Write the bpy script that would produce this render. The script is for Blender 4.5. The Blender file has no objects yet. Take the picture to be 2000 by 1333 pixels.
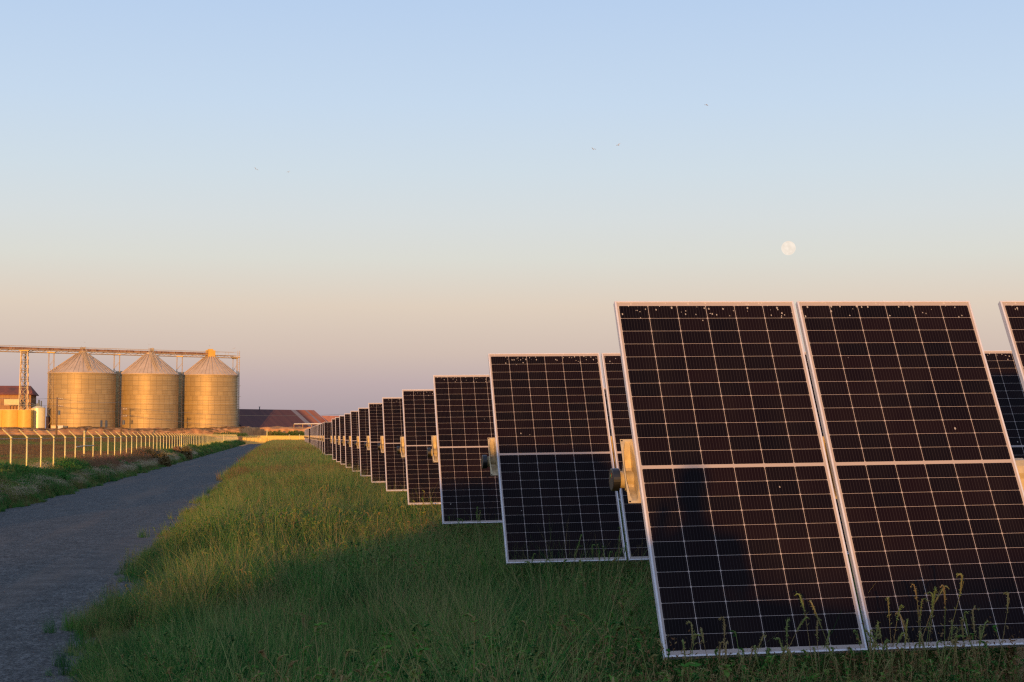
import bpy, bmesh, math, random
import numpy as np
from mathutils import Vector, Matrix
R = math.radians
rnd = random.Random(7)
rng = np.random.default_rng(11)
S = bpy.context.scene

# ---------------------------------------------------------------- camera
F_PX, CX, CY = 3037.7, 1000.0, 666.5
YAW, PITCH, CAMZ = 0.14934, 0.06055, 1.8
cam = bpy.data.cameras.new('camera'); cam.sensor_width = 36.0; cam.lens = F_PX * 36 / 2000
cam.clip_start = 0.1; cam.clip_end = 20000
co = bpy.data.objects.new('camera', cam); S.collection.objects.link(co)
co.location = (0, 0, CAMZ); co.rotation_euler = (math.pi / 2 + PITCH, 0, -YAW)
S.camera = co
FWD = Vector((math.sin(YAW) * math.cos(PITCH), math.cos(YAW) * math.cos(PITCH), math.sin(PITCH)))
RGT = Vector((math.cos(YAW), -math.sin(YAW), 0)); UPV = RGT.cross(FWD)

def ray(px, py):
    return (FWD + RGT * ((px - CX) / F_PX) - UPV * ((py - CY) / F_PX))

def at(px, py, Y):
    """world point seen at photo pixel (px, py) on the vertical plane y = Y"""
    d = ray(px, py); return Vector((0, 0, CAMZ)) + d * (Y / d.y)

# ---------------------------------------------------------------- light
SUN_EL, SUN_AZ = 2.1, 14.9          # light travels towards azimuth 15.4 deg (from +Y to +X)
w = bpy.data.worlds.new('World'); S.world = w; w.use_nodes = True
nt = w.node_tree; nt.nodes.clear()
def N(t, kind, **kw):
    n = t.nodes.new(kind)
    for k, v in kw.items(): setattr(n, k, v)
    return n
def ramp(t, stops, interp='LINEAR'):
    n = t.nodes.new('ShaderNodeValToRGB'); cr = n.color_ramp; cr.interpolation = interp
    while len(cr.elements) > 1: cr.elements.remove(cr.elements[-1])
    cr.elements[0].position = stops[0][0]; cr.elements[0].color = (*stops[0][1], 1)
    for p, c in stops[1:]:
        e = cr.elements.new(p); e.color = (*c, 1)
    return n
def lin(r, g, b):
    f = lambda c: (c / 255 / 12.92) if c / 255 <= .04045 else ((c / 255 + .055) / 1.055) ** 2.4
    return (f(r), f(g), f(b))
out = N(nt, 'ShaderNodeOutputWorld')
sky = N(nt, 'ShaderNodeTexSky', sky_type='NISHITA', sun_disc=False, sun_elevation=R(SUN_EL), sun_rotation=R(180 + SUN_AZ))
sky.air_density = 1.0; sky.dust_density = 1.0; sky.ozone_density = 1.5
tc = N(nt, 'ShaderNodeTexCoord'); sx = N(nt, 'ShaderNodeSeparateXYZ')
nt.links.new(tc.outputs['Generated'], sx.inputs[0])
mr = N(nt, 'ShaderNodeMapRange'); mr.inputs['From Min'].default_value = 0; mr.inputs['From Max'].default_value = .5
nt.links.new(sx.outputs['Z'], mr.inputs['Value'])
cr = ramp(nt, [(0.0, lin(160, 149, 160)), (.033, lin(175, 160, 165)), (.066, lin(190, 172, 173)), (.105, lin(208, 189, 178)),
               (.165, lin(222, 206, 189)), (.225, lin(218, 218, 210)), (.275, lin(214, 220, 221)), (.335, lin(207, 220, 229)),
               (.42, lin(197, 216, 236)), (.54, lin(184, 207, 236)), (.75, lin(165, 190, 230)), (1.0, lin(150, 175, 220))])
nt.links.new(mr.outputs[0], cr.inputs[0])
b1 = N(nt, 'ShaderNodeBackground'); b1.inputs[1].default_value = SKY_GAIN = 1.08
nt.links.new(cr.outputs[0], b1.inputs[0])
b2 = N(nt, 'ShaderNodeBackground'); b2.inputs[1].default_value = 0.05
nt.links.new(sky.outputs[0], b2.inputs[0])
ms = N(nt, 'ShaderNodeMixShader'); ms.inputs[0].default_value = .07
nt.links.new(b1.outputs[0], ms.inputs[1]); nt.links.new(b2.outputs[0], ms.inputs[2])
# broad warm afterglow around the low sun, behind the photographer
dp = N(nt, 'ShaderNodeVectorMath', operation='DOT_PRODUCT'); nt.links.new(tc.outputs['Generated'], dp.inputs[0])
dp.inputs[1].default_value = (-math.sin(R(SUN_AZ)), -math.cos(R(SUN_AZ)), .12)
gm = N(nt, 'ShaderNodeMath', operation='MAXIMUM'); nt.links.new(dp.outputs['Value'], gm.inputs[0]); gm.inputs[1].default_value = 0
gp = N(nt, 'ShaderNodeMath', operation='POWER'); nt.links.new(gm.outputs[0], gp.inputs[0]); gp.inputs[1].default_value = 3.0
gs = N(nt, 'ShaderNodeMath', operation='MULTIPLY'); nt.links.new(gp.outputs[0], gs.inputs[0]); gs.inputs[1].default_value = .34
b3 = N(nt, 'ShaderNodeBackground'); b3.inputs[0].default_value = (1.0, .72, .48, 1); nt.links.new(gs.outputs[0], b3.inputs[1])
ad = N(nt, 'ShaderNodeAddShader'); nt.links.new(ms.outputs[0], ad.inputs[0]); nt.links.new(b3.outputs[0], ad.inputs[1])
nt.links.new(ad.outputs[0], out.inputs[0])

sl = bpy.data.lights.new('sun', 'SUN'); sl.energy = 5.0; sl.angle = R(.6); sl.color = (1.0, .48, .12)
so = bpy.data.objects.new('sun', sl); S.collection.objects.link(so)
ldir = Vector((math.sin(R(SUN_AZ)) * math.cos(R(SUN_EL)), math.cos(R(SUN_AZ)) * math.cos(R(SUN_EL)), -math.sin(R(SUN_EL))))
so.rotation_euler = ldir.to_track_quat('-Z', 'Y').to_euler()
S.view_settings.view_transform = 'Standard'; S.view_settings.look = 'None'
S.view_settings.exposure = 0; S.view_settings.gamma = 1
S.render.engine = 'CYCLES'; S.cycles.max_bounces = 6; S.cycles.transparent_max_bounces = 24
S.cycles.use_denoising = False; S.cycles.filter_width = 1.3; S.cycles.use_adaptive_sampling = False; S.cycles.sample_clamp_indirect = 3

# ---------------------------------------------------------------- material helpers
def mat(name, col=(.5, .5, .5), rough=.6, metal=0.0, spec=.5):
    m = bpy.data.materials.new(name); m.use_nodes = True
    p = m.node_tree.nodes['Principled BSDF']
    p.inputs['Base Color'].default_value = (*col, 1); p.inputs['Roughness'].default_value = rough
    p.inputs['Metallic'].default_value = metal; p.inputs['Specular IOR Level'].default_value = spec
    return m, m.node_tree, p
def L(t, a, b): t.links.new(a, b)
def math_(t, op, a, b=None, c=None):
    n = t.nodes.new('ShaderNodeMath'); n.operation = op
    for i, v in enumerate((a, b, c)):
        if v is None: continue
        if isinstance(v, (int, float)): n.inputs[i].default_value = v
        else: t.links.new(v, n.inputs[i])
    return n.outputs[0]
def noise(t, scale, detail=4, vec=None, rough=.55):
    n = t.nodes.new('ShaderNodeTexNoise'); n.inputs['Scale'].default_value = scale
    n.inputs['Detail'].default_value = detail; n.inputs['Roughness'].default_value = rough
    if vec is not None: t.links.new(vec, n.inputs['Vector'])
    return n.outputs['Fac']
def mixc(t, f, a, b, mode='MIX'):
    n = t.nodes.new('ShaderNodeMix'); n.data_type = 'RGBA'; n.blend_type = mode
    for s, v in ((n.inputs[0], f), (n.inputs[6], a), (n.inputs[7], b)):
        if isinstance(v, (int, float)): s.default_value = v
        elif isinstance(v, tuple): s.default_value = (*v, 1) if len(v) == 3 else v
        else: t.links.new(v, s)
    return n.outputs[2]
def worldpos(t): return t.nodes.new('ShaderNodeNewGeometry').outputs['Position']
def objpos(t): return t.nodes.new('ShaderNodeTexCoord').outputs['Object']
def mapv(t, v, sc):
    n = t.nodes.new('ShaderNodeMapping'); n.inputs['Scale'].default_value = sc; t.links.new(v, n.inputs['Vector']); return n.outputs[0]
def bump(t, p, h, strength=.3, dist=.02):
    n = t.nodes.new('ShaderNodeBump'); n.inputs['Strength'].default_value = strength; n.inputs['Distance'].default_value = dist
    t.links.new(h, n.inputs['Height']); t.links.new(n.outputs[0], p.inputs['Normal'])
def noisy(name, c1, c2, scale=3, rough=.6, metal=0., world=False, bstr=0., spec=.5, sc=(1, 1, 1), lo=.35, hi=.65):
    m, t, p = mat(name, c1, rough, metal, spec)
    v = mapv(t, worldpos(t) if world else objpos(t), sc)
    f = noise(t, scale, 6, v)
    r = ramp(t, [(lo, c1), (hi, c2)]); L(t, f, r.inputs[0]); L(t, r.outputs[0], p.inputs['Base Color'])
    if bstr: bump(t, p, f, bstr, .03)
    return m

# ---------------------------------------------------------------- object helpers
COL = S.collection
def tag(o, label=None, cat=None, group=None, kind=None):
    if label: o['label'] = label
    if cat: o['category'] = cat
    if group: o['group'] = group
    if kind: o['kind'] = kind
    return o
def empty(name, loc=(0, 0, 0), rot=(0, 0, 0)):
    o = bpy.data.objects.new(name, None); COL.objects.link(o); o.location = loc; o.rotation_euler = rot
    o.empty_display_size = .2; return o
class MB:
    def __init__(s): s.v = []; s.f = []
    def face(s, pts):
        n = len(s.v); s.v += [tuple(p) for p in pts]; s.f.append(tuple(range(n, n + len(pts))))
    def box(s, a, b):
        (x0, y0, z0), (x1, y1, z1) = a, b; n = len(s.v)
        s.v += [(x0, y0, z0), (x1, y0, z0), (x1, y1, z0), (x0, y1, z0), (x0, y0, z1), (x1, y0, z1), (x1, y1, z1), (x0, y1, z1)]
        s.f += [tuple(n + i for i in q) for q in ((3, 2, 1, 0), (4, 5, 6, 7), (0, 1, 5, 4), (1, 2, 6, 5), (2, 3, 7, 6), (3, 0, 4, 7))]
        return s
    def tube(s, pts, rads, seg=8, cap=True):
        pts = [Vector(p) for p in pts]
        if not hasattr(rads, '__len__'): rads = [rads] * len(pts)
        n0 = len(s.v)
        for i, p in enumerate(pts):
            d = (pts[min(i + 1, len(pts) - 1)] - pts[max(i - 1, 0)])
            d = d.normalized() if d.length > 1e-9 else Vector((0, 0, 1))
            a = d.cross(Vector((0, 0, 1)))
            if a.length < 1e-3: a = d.cross(Vector((0, 1, 0)))
            a.normalize(); b = d.cross(a)
            for k in range(seg):
                t = 2 * math.pi * k / seg
                s.v.append(tuple(p + (a * math.cos(t) + b * math.sin(t)) * rads[i]))
        for i in range(len(pts) - 1):
            for k in range(seg):
                A = n0 + i * seg + k; B = n0 + i * seg + (k + 1) % seg
                s.f.append((A, A + seg, B + seg, B))
        if cap:
            s.f.append(tuple(n0 + k for k in range(seg)))
            s.f.append(tuple(n0 + (len(pts) - 1) * seg + k for k in reversed(range(seg))))
        return s
    def lathe(s, c, prof, seg=48, closed=False):
        n0 = len(s.v); m = len(prof)
        for r, z in prof:
            for k in range(seg):
                t = 2 * math.pi * k / seg
                s.v.append((c[0] + r * math.cos(t), c[1] + r * math.sin(t), c[2] + z))
        for i in range(m - 1):
            for k in range(seg):
                A = n0 + i * seg + k; B = n0 + i * seg + (k + 1) % seg
                s.f.append((A, B, B + seg, A + seg))
        return s
    def build(s, name, m, parent=None, smooth=False, loc=None, rot=None):
        me = bpy.data.meshes.new(name); me.from_pydata(s.v, [], s.f); me.update()
        if m: me.materials.append(m)
        if smooth:
            for p in me.polygons: p.use_smooth = True
        o = bpy.data.objects.new(name, me); COL.objects.link(o)
        if parent: o.parent = parent
        if loc: o.location = loc
        if rot: o.rotation_euler = rot
        return o
def copy_tree(o, parent=None):
    c = o.copy(); COL.objects.link(c); c.parent = parent
    for ch in list(o.children): copy_tree(ch, c)
    return c

# ================================================================ SETTING
# ---- ground sheet to the horizon
m_ground, t, p = mat('ground_soil', rough=.95, spec=.15)
wp = worldpos(t)
r1 = ramp(t, [(.35, (.045, .05, .02)), (.55, (.07, .06, .03)), (.7, (.10, .07, .04))]); L(t, noise(t, .8, 6, wp), r1.inputs[0])
L(t, r1.outputs[0], p.inputs['Base Color']); bump(t, p, noise(t, 9, 5, wp), .6, .05)
g = MB(); g.face([(-6000, -3000, 0), (6000, -3000, 0), (6000, 9000, 0), (-6000, 9000, 0)])
tag(g.build('ground', m_ground), kind='structure')

# ---- gravel road, irregular edges, 4 mm above the ground
ROAD_L, ROAD_R = -6.5, -1.82
m_road, t, p = mat('road_gravel', rough=.9, spec=.25)
wp = worldpos(t)
fine = math_(t, 'ADD', math_(t, 'MULTIPLY', noise(t, 40, 6, wp, .8), .62), math_(t, 'MULTIPLY', noise(t, 11, 6, mapv(t, wp, (1.6, .6, 1)), .85), .38)); mid = noise(t, 2.2, 5, wp); streak = noise(t, 1, 5, mapv(t, wp, (1.1, .07, 1)))
v = N(t, 'ShaderNodeTexVoronoi'); v.inputs['Scale'].default_value = 34; L(t, wp, v.inputs['Vector'])
ra = ramp(t, [(.41, (.011, .011, .010)), (.5, (.052, .051, .047)), (.58, (.165, .16, .145))]); L(t, fine, ra.inputs[0])
rb = ramp(t, [(.5, (0, 0, 0)), (.66, (1, 1, 1))]); L(t, streak, rb.inputs[0])
c = mixc(t, math_(t, 'MULTIPLY', rb.outputs[0], .8), ra.outputs[0], (.115, .088, .068))
rc = ramp(t, [(.35, (.72, .72, .72)), (.65, (1.15, 1.15, 1.15))]); L(t, mid, rc.inputs[0])
c = mixc(t, 1.0, c, rc.outputs[0], 'MULTIPLY'); rd = ramp(t, [(0, (1.6, 1.6, 1.6)), (.16, (1, 1, 1)), (1, (.9, .9, .9))]); L(t, v.outputs['Distance'], rd.inputs[0])
c = mixc(t, .5, c, rd.outputs[0], 'MULTIPLY')
L(t, c, p.inputs['Base Color']); bump(t, p, math_(t, 'ADD', fine, math_(t, 'MULTIPLY', v.outputs['Distance'], -.6)), .7, .015)
g = MB(); ys = [-60 + i * .5 for i in range(160)] + [20 + i * 2 for i in range(151)]
def edge(y, k): return .14 * math.sin(y * .9 + k) + .10 * math.sin(y * 2.3 + 2 * k) + .07 * math.sin(y * 5.1 + 3 * k)
rows_ = []
for y in ys:
    xl = ROAD_L + edge(y, 1); xr = ROAD_R + edge(y, 4) + 1.7 * math.exp(-max(y, 0) / 8.5) + .25
    rows_.append([(xl + (xr - xl) * q / 6, y, .004 + .03 * math.sin(math.pi * q / 6)) for q in range(7)])
n = 0
for i, r_ in enumerate(rows_):
    g.v += r_
for i in range(len(rows_) - 1):
    for q in range(6):
        a = i * 7 + q; g.f.append((a, a + 1, a + 8, a + 7))
tag(g.build('road', m_road, smooth=True), kind='structure')

# ---- rising dry field beyond the fence and the lumpy earth levee
def smooth(a, b, x):
    u = np.clip((x - a) / (b - a), 0, 1); return u * u * (3 - 2 * u)
def vnoise(x, y, s, seed):
    r = np.random.default_rng(seed); tb = r.random((257, 257)); X = x / s; Y = y / s
    xi = np.floor(X).astype(int); yi = np.floor(Y).astype(int); fx = X - xi; fy = Y - yi
    fx = fx * fx * (3 - 2 * fx); fy = fy * fy * (3 - 2 * fy); a = tb[xi % 256, yi % 256]; b = tb[(xi + 1) % 256, yi % 256]
    c_ = tb[xi % 256, (yi + 1) % 256]; d = tb[(xi + 1) % 256, (yi + 1) % 256]
    return (a * (1 - fx) + b * fx) * (1 - fy) + (c_ * (1 - fx) + d * fx) * fy
def sheet(name, xs, ys, fz, m, kind='structure'):
    X, Y = np.meshgrid(xs, ys); Z = fz(X, Y); nx, ny = len(xs), len(ys)
    V = np.stack([X, Y, Z], -1).reshape(-1, 3)
    i, j = np.meshgrid(np.arange(nx - 1), np.arange(ny - 1)); a = (j * nx + i).ravel()
    Fq = np.stack([a, a + 1, a + nx + 1, a + nx], -1)
    me = bpy.data.meshes.new(name); me.from_pydata(V.tolist(), [], Fq.tolist()); me.materials.append(m)
    for q in me.polygons: q.use_smooth = True
    o = bpy.data.objects.new(name, me); COL.objects.link(o); tag(o, kind=kind); return o
def field_h(X, Y):
    rise = smooth(110, 262, Y) * 1.55 * smooth(-9.5, -14, X)
    return .02 + rise + .05 * smooth(60, 100, Y) * smooth(-9.3, -11, X) * (vnoise(X, Y, 1.3, 3) + vnoise(X, Y, 4, 4))
m_field = noisy('field_soil', (.14, .085, .045), (.075, .055, .028), 1.2, .95, world=True, bstr=.6, spec=.1)
sheet('field', np.concatenate([np.linspace(-160, -40, 60), np.linspace(-39, -9.2, 60)]), np.linspace(30, 325, 240), field_h, m_field)
def levee_h(X, Y):
    off = 18 + .8 * (np.clip(X, -90, -8) + 60) + 22 * smooth(-8, -4.5, X) - 3 * (vnoise(X, X * 0, 14, 9) - .5)
    Yq = Y - off
    base = smooth(264, 267.5, Yq) * (2.95 + .55 * smooth(-22, -4, X))
    lump = (vnoise(X, Y, 2.6, 5) - .5) * .50 + (vnoise(X, Y, 1.0, 6) - .5) * .42 + (vnoise(X, Y, 9, 8) - .5) * .35
    return .02 + base + lump * smooth(264, 268, Yq) * (1 - .6 * smooth(273, 285, Yq)) - .6 * smooth(300, 340, Y) * smooth(280, 300, Yq)
m_levee = noisy('levee_earth', (.62, .30, .11), (.38, .18, .07), .7, .95, world=True, bstr=.8, spec=.1, lo=.4, hi=.62)
sheet('levee', np.concatenate([np.linspace(-170, -62, 90), np.linspace(-61.6, 12, 340), np.linspace(13, 170, 90)]), np.concatenate([np.linspace(260, 360, 300), np.linspace(361, 560, 40)]), levee_h, m_levee)
# unseen low bank added behind the photographer: its uneven top keeps the low sun off the near grass
m_shade_bank = noisy('shade_bank_earth', (.12, .08, .045), (.06, .06, .025), 1, .95, world=True)
sheet('bank', np.linspace(-60, 45, 300), np.linspace(-46, -34, 24),
      lambda X, Y: .01 + np.exp(-((Y + 40) / 3.0) ** 2) * (2.42 + 1.0 * (vnoise(X, Y * .3, 3.0, 21) - .4) + .5 * (vnoise(X, Y * .3, .9, 22) - .5)), m_shade_bank)

# ================================================================ SOLAR ARRAY
PL, PW = 2.278, 1.134
m_glass, t, p = mat('solar_glass', (.01, .008, .012), .22, 0, .05)
oc = N(t, 'ShaderNodeTexCoord').outputs['Object']; sp = N(t, 'ShaderNodeSeparateXYZ'); L(t, oc, sp.inputs[0])
u, vv = sp.outputs['X'], sp.outputs['Y']           # metres on the module, v = 0 at the middle
CW, CH, MARG, MID = (PW - .044) / 6, (PL / 2 - .034 - .010) / 12, .022, .010
cu = math_(t, 'DIVIDE', math_(t, 'SUBTRACT', u, MARG), CW)
av = math_(t, 'SUBTRACT', math_(t, 'ABSOLUTE', vv), MID); cv = math_(t, 'DIVIDE', av, CH)
def dist_line(c, size):   # metres to the nearest cell boundary
    return math_(t, 'MULTIPLY', math_(t, 'ABSOLUTE', math_(t, 'SUBTRACT', c, math_(t, 'ROUND', c))), size)
du, dv = dist_line(cu, CW), dist_line(cv, CH)
lu = math_(t, 'LESS_THAN', du, .0015); lv = math_(t, 'LESS_THAN', dv, .0009)
lm = math_(t, 'LESS_THAN', av, 0.0); dia = math_(t, 'LESS_THAN', math_(t, 'ADD', du, dv), .0075)
out_u = math_(t, 'MAXIMUM', math_(t, 'LESS_THAN', u, MARG), math_(t, 'GREATER_THAN', u, PW - MARG))
out_v = math_(t, 'GREATER_THAN', av, CH * 12)
line = math_(t, 'MAXIMUM', math_(t, 'MAXIMUM', lu, lv), math_(t, 'MAXIMUM', lm, dia))
line = math_(t, 'MAXIMUM', line, math_(t, 'MAXIMUM', out_u, out_v))
bb = math_(t, 'MULTIPLY', math_(t, 'ABSOLUTE', math_(t, 'SUBTRACT', math_(t, 'FRACT', math_(t, 'MULTIPLY', cu, 10)), .5)), 1.0)
bus = math_(t, 'MULTIPLY', math_(t, 'LESS_THAN', bb, .045), .30)
oi = N(t, 'ShaderNodeObjectInfo').outputs['Random']
cellid = N(t, 'ShaderNodeCombineXYZ'); L(t, math_(t, 'FLOOR', cu), cellid.inputs[0]); L(t, math_(t, 'FLOOR', cv), cellid.inputs[1]); L(t, math_(t, 'MULTIPLY', oi, 77), cellid.inputs[2])
wn = N(t, 'ShaderNodeTexWhiteNoise'); L(t, cellid.outputs[0], wn.inputs[0])
cell = mixc(t, wn.outputs['Value'], (.0030, .0016, .0028), (.0080, .0030, .0040))
cell = mixc(t, bus, cell, (.085, .075, .08))
c = mixc(t, line, cell, (.37, .32, .30))
# droppings along the top edge and a few stray ones
ov = N(t, 'ShaderNodeVectorMath', operation='ADD'); L(t, oc, ov.inputs[0])
cmb = N(t, 'ShaderNodeCombineXYZ'); L(t, math_(t, 'MULTIPLY', oi, 37), cmb.inputs[0]); L(t, math_(t, 'MULTIPLY', oi, 53), cmb.inputs[1]); L(t, cmb.outputs[0], ov.inputs[1])
vo = N(t, 'ShaderNodeTexVoronoi'); vo.inputs['Scale'].default_value = 46; L(t, mapv(t, ov.outputs[0], (1, .62, 1)), vo.inputs['Vector'])
vs = N(t, 'ShaderNodeSeparateColor'); L(t, vo.outputs['Color'], vs.inputs[0])
topm = N(t, 'ShaderNodeMapRange'); L(t, vv, topm.inputs[0]); topm.inputs[1].default_value = PL / 2 - .15; topm.inputs[2].default_value = PL / 2 - .03
thr = math_(t, 'ADD', math_(t, 'MULTIPLY', topm.outputs[0], 1.1), .0025)
big = math_(t, 'LESS_THAN', vo.outputs['Distance'], math_(t, 'ADD', math_(t, 'MULTIPLY', vs.outputs[1], .17), .09))
drop = math_(t, 'MULTIPLY', math_(t, 'LESS_THAN', vs.outputs[0], thr), big)
c = mixc(t, math_(t, 'MULTIPLY', drop, .62), c, (.55, .50, .45))
dust = noise(t, 2.2, 6, mapv(t, ov.outputs[0], (2.5, .7, 1)))
c = mixc(t, math_(t, 'MULTIPLY', math_(t, 'MULTIPLY', dust, dust), .02), c, (.45, .36, .28))
L(t, c, p.inputs['Base Color']); p.inputs['Roughness'].default_value = .3
rr = math_(t, 'ADD', math_(t, 'MULTIPLY', dust, .25), .14); L(t, rr, p.inputs['Roughness'])
m_frame = noisy('frame_aluminium', (.62, .62, .66), (.54, .54, .58), 8, .45, .1)
m_galv = noisy('galvanised_steel', (.52, .42, .24), (.37, .30, .18), 22, .5, .15)
m_black = noisy('black_rubber', (.006, .006, .007), (.010, .010, .011), 10, .4)
m_orange = noisy('orange_sticker', (.75, .16, .03), (.65, .13, .03), 30, .5)
m_green = noisy('green_sticker', (.07, .42, .05), (.06, .36, .05), 30, .5)
m_dark = mat('slot_shadow', (.01, .01, .01), .9)[0]
m_redcap = noisy('red_cable', (.5, .06, .03), (.4, .05, .03), 30, .5)

# module (local: x across, y up the slope, z = sunward normal); frame raised 3 mm above the glass, 35 mm deep
def module():
    r_ = empty('solar_module')
    fr = MB(); fw, zt, zb = .011, .003, -.035
    h = PL / 2
    fr.box((0, -h, zb), (fw, h, zt)); fr.box((PW - fw, -h, zb), (PW, h, zt))
    fr.box((fw, -h, zb), (PW - fw, -h + fw, zt)); fr.box((fw, h - fw, zb), (PW - fw, h, zt))
    fo = fr.build('frame', m_frame, r_)
    bv = fo.modifiers.new('bevel', 'BEVEL'); bv.width = .0012; bv.segments = 1
    gl = MB(); gl.box((fw, -h + fw, -.008), (PW - fw, h - fw, 0)); gl.build('glass', m_glass, r_)
    return r_
# hat-shaped galvanised bracket that saddles the torque tube (local x across, y along slope, z normal)
def bracket_mesh():
    b = MB(); ys_ = [-.205, -.19, -.15, -.1, -.062, 0, .062, .1, .15, .19, .205]
    def dep(y): a = abs(y); return 0 if a > .185 else .085 * min(1, (.185 - a) / .115)
    def half(y): a = abs(y); return .012 + .014 * min(1, max(0, (.19 - a) / .12))
    prev = None; th = .004
    for y in ys_:
        d, hw = dep(y), half(y)
        sec = [(-.040, 0), (-hw - .008, 0), (-hw, -d), (hw, -d), (hw + .008, 0), (.052, 0)]
        cur = [(x, y, z) for x, z in sec] + [(x, y, z - th) for x, z in reversed(sec)]
        if prev:
            k = len(cur)
            for i in range(k): b.face([prev[i], prev[(i + 1) % k], cur[(i + 1) % k], cur[i]])
        else: b.face(list(reversed(cur)))
        prev = cur
    b.face(prev); return b
TZ = -.150     # torque tube centre behind the module plane
def tracker(offs, posts):
    r_ = empty('solar_tracker')
    mod = module(); mod.parent = r_; mod.location = (offs[0], 0, 0)
    for o_ in offs[1:]:
        c_ = copy_tree(mod, r_); c_.location = (o_, 0, 0)
    xe = offs[-1] + PW
    tb = MB(); tb.tube([(-.085, 0, TZ), (xe + .10, 0, TZ)], .050, 20); tb.build('torque_tube', m_galv, r_, True)
    cp = MB(); cp.tube([(-.129, 0, TZ), (-.127, 0, TZ), (-.086, 0, TZ)], [.060, .066, .066], 28)
    co_ = cp.build('end_cap', m_black, r_, False)
    for nm, mm, a0, a1 in (('orange_mark', m_orange, 20, 100), ('green_mark', m_green, -95, 5)):
        sk = MB(); pts = []
        for q in range(9):
            a = R(a0 + (a1 - a0) * q / 8 + 45); pts.append((-.1305, .018 * math.sin(R(a0 + a1) / 2 + .8) + .026 * math.cos(a), TZ + .010 + .026 * math.sin(a)))
        sk.face(pts); sk.face([(x + .0006, y, z) for x, y, z in reversed(pts)]); sk.build('sticker', mm, co_)
    bm_ = bracket_mesh(); first = bm_.build('bracket', m_galv, r_, False, (-.032, .0, -.040))
    for y in (-.196, .196): sl_ = MB(); sl_.box((-.037, y - .004, .0), (-.025, y + .004, .0015)); sl_.build('slot', m_dark, first)
    ub = MB()
    ub.tube([(0, .07 * math.cos(a), TZ + .04 + .07 * math.sin(a)) for a in [R(180 + q * 18) for q in range(11)]], .007, 6)
    ub.box((-.022, -.068, -.088), (.022, -.058, -.015 + TZ + .04)); ub.box((-.022, .058, -.088), (.022, .068, -.015 + TZ + .04))
    ub.build('strap', m_galv, first, True)
    for a, b in zip(offs[:-1], offs[1:]):
        xm = (a + PW + b) / 2
        if b - a - PW > .1: continue
        c_ = first.copy(); COL.objects.link(c_); c_.parent = r_; c_.location = (xm, 0, -.040)
    for px_ in posts:       # bearing housing on the tube at each post
        bh = MB(); bh.tube([(px_ - .045, 0, TZ), (px_ + .045, 0, TZ)], .085, 12); bh.build('bearing', m_galv, r_)
    return r_
def offsets(n, big=(2,)):
    o_, x = [], 0.0
    for k in range(n):
        if k in big: x += .18
        o_.append(x); x += PW + .024
    return o_
TILT, SLOPE = 1.07104, .01369
X0, Y0, Z0, STEP, DX = 2.038, 8.711, CAMZ - .183, 6.161, .0542
ROWS = [k for k in range(0, 38) if k not in (12, 13, 26, 27)]
near_offs = offsets(12, (2, 7)); far_offs = offsets(8, (2, 7))
posts_near = [2.31 + .05, near_offs[7] - .085]; posts_far = [2.31 + .05, far_offs[7] - .085]
protoN = tracker(near_offs, posts_near); protoF = tracker(far_offs, posts_far)
ordn = ['nearest', 'second', 'third', 'fourth', 'fifth', 'sixth', 'seventh', 'eighth', 'ninth', 'tenth', 'eleventh', 'twelfth']
used = {'N': False, 'F': False}
for i, k in enumerate(ROWS):
    kd = 'N' if k < 6 else 'F'; pr = protoN if kd == 'N' else protoF
    o = pr if not used[kd] else copy_tree(pr); used[kd] = True
    jt = 0 if k < 3 else rnd.uniform(-.008, .008)
    fine = {0: .010, 1: .0, 2: -.012, 4: .008, 5: .005}.get(k, 0)
    o.location = (X0 + DX * k, Y0 + k * STEP, Z0 + [0, 0, .020, 0, .01, .01][k] if k < 6 else Z0)
    # local x -> world x (sloping up slightly), local y -> up the slope
    o.rotation_euler = (TILT + jt, 0, 0); 
    M = Matrix.Rotation(-SLOPE, 4, 'Y') @ Matrix.Rotation(TILT + jt, 4, 'X')
    o.rotation_euler = M.to_euler()
    if i < 12: lab = ('%s row of dark solar panels on a tilted tube, counted from the front' % ordn[i]).replace('nearest row', 'nearest and largest row')
    elif i < 24: lab = '%s row of solar panels in the middle block beyond the first gap in the array' % ordn[i - 12]
    else: lab = '%s row of tiny solar panels in the farthest block of the array' % ordn[i - 24]
    tag(o, lab, 'solar panel row', 'rows of tilted solar panels')
# steel posts under every row (each stands in the ground and carries the tube)
ROWOBJ = [o for o in COL.objects if o.name.startswith('solar_tracker')]
cosT, sinT = math.cos(TILT), math.sin(TILT)
for o in ROWOBJ:
    nn = len([c_ for c_ in o.children if c_.name.startswith('solar_module')])
    Minv = o.rotation_euler.to_matrix().inverted()
    for px_ in (posts_near if nn == 12 else posts_far):
        top = Vector((px_, 0, TZ)); bot = top + Minv @ Vector((0, 0, -(o.location.z + TZ * cosT + .01)))
        ax = (bot - top)
        pm = MB(); e1 = Minv @ Vector((1, 0, 0)); e2 = Minv @ Vector((0, 1, 0))
        def ibox(x0, x1, y0, y1):
            q = [top + e1 * a + e2 * b_ for a, b_ in ((x0, y0), (x1, y0), (x1, y1), (x0, y1))]; q2 = [v_ + ax for v_ in q]
            pm.face(list(reversed(q))); pm.face(q2)
            for a in range(4): pm.face([q[a], q[(a + 1) % 4], q2[(a + 1) % 4], q2[a]])
        ibox(-.05, .05, -.075, -.068); ibox(-.05, .05, .068, .075); ibox(-.003, .003, -.068, .068)
        pm.build('post', m_galv, o)

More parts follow.
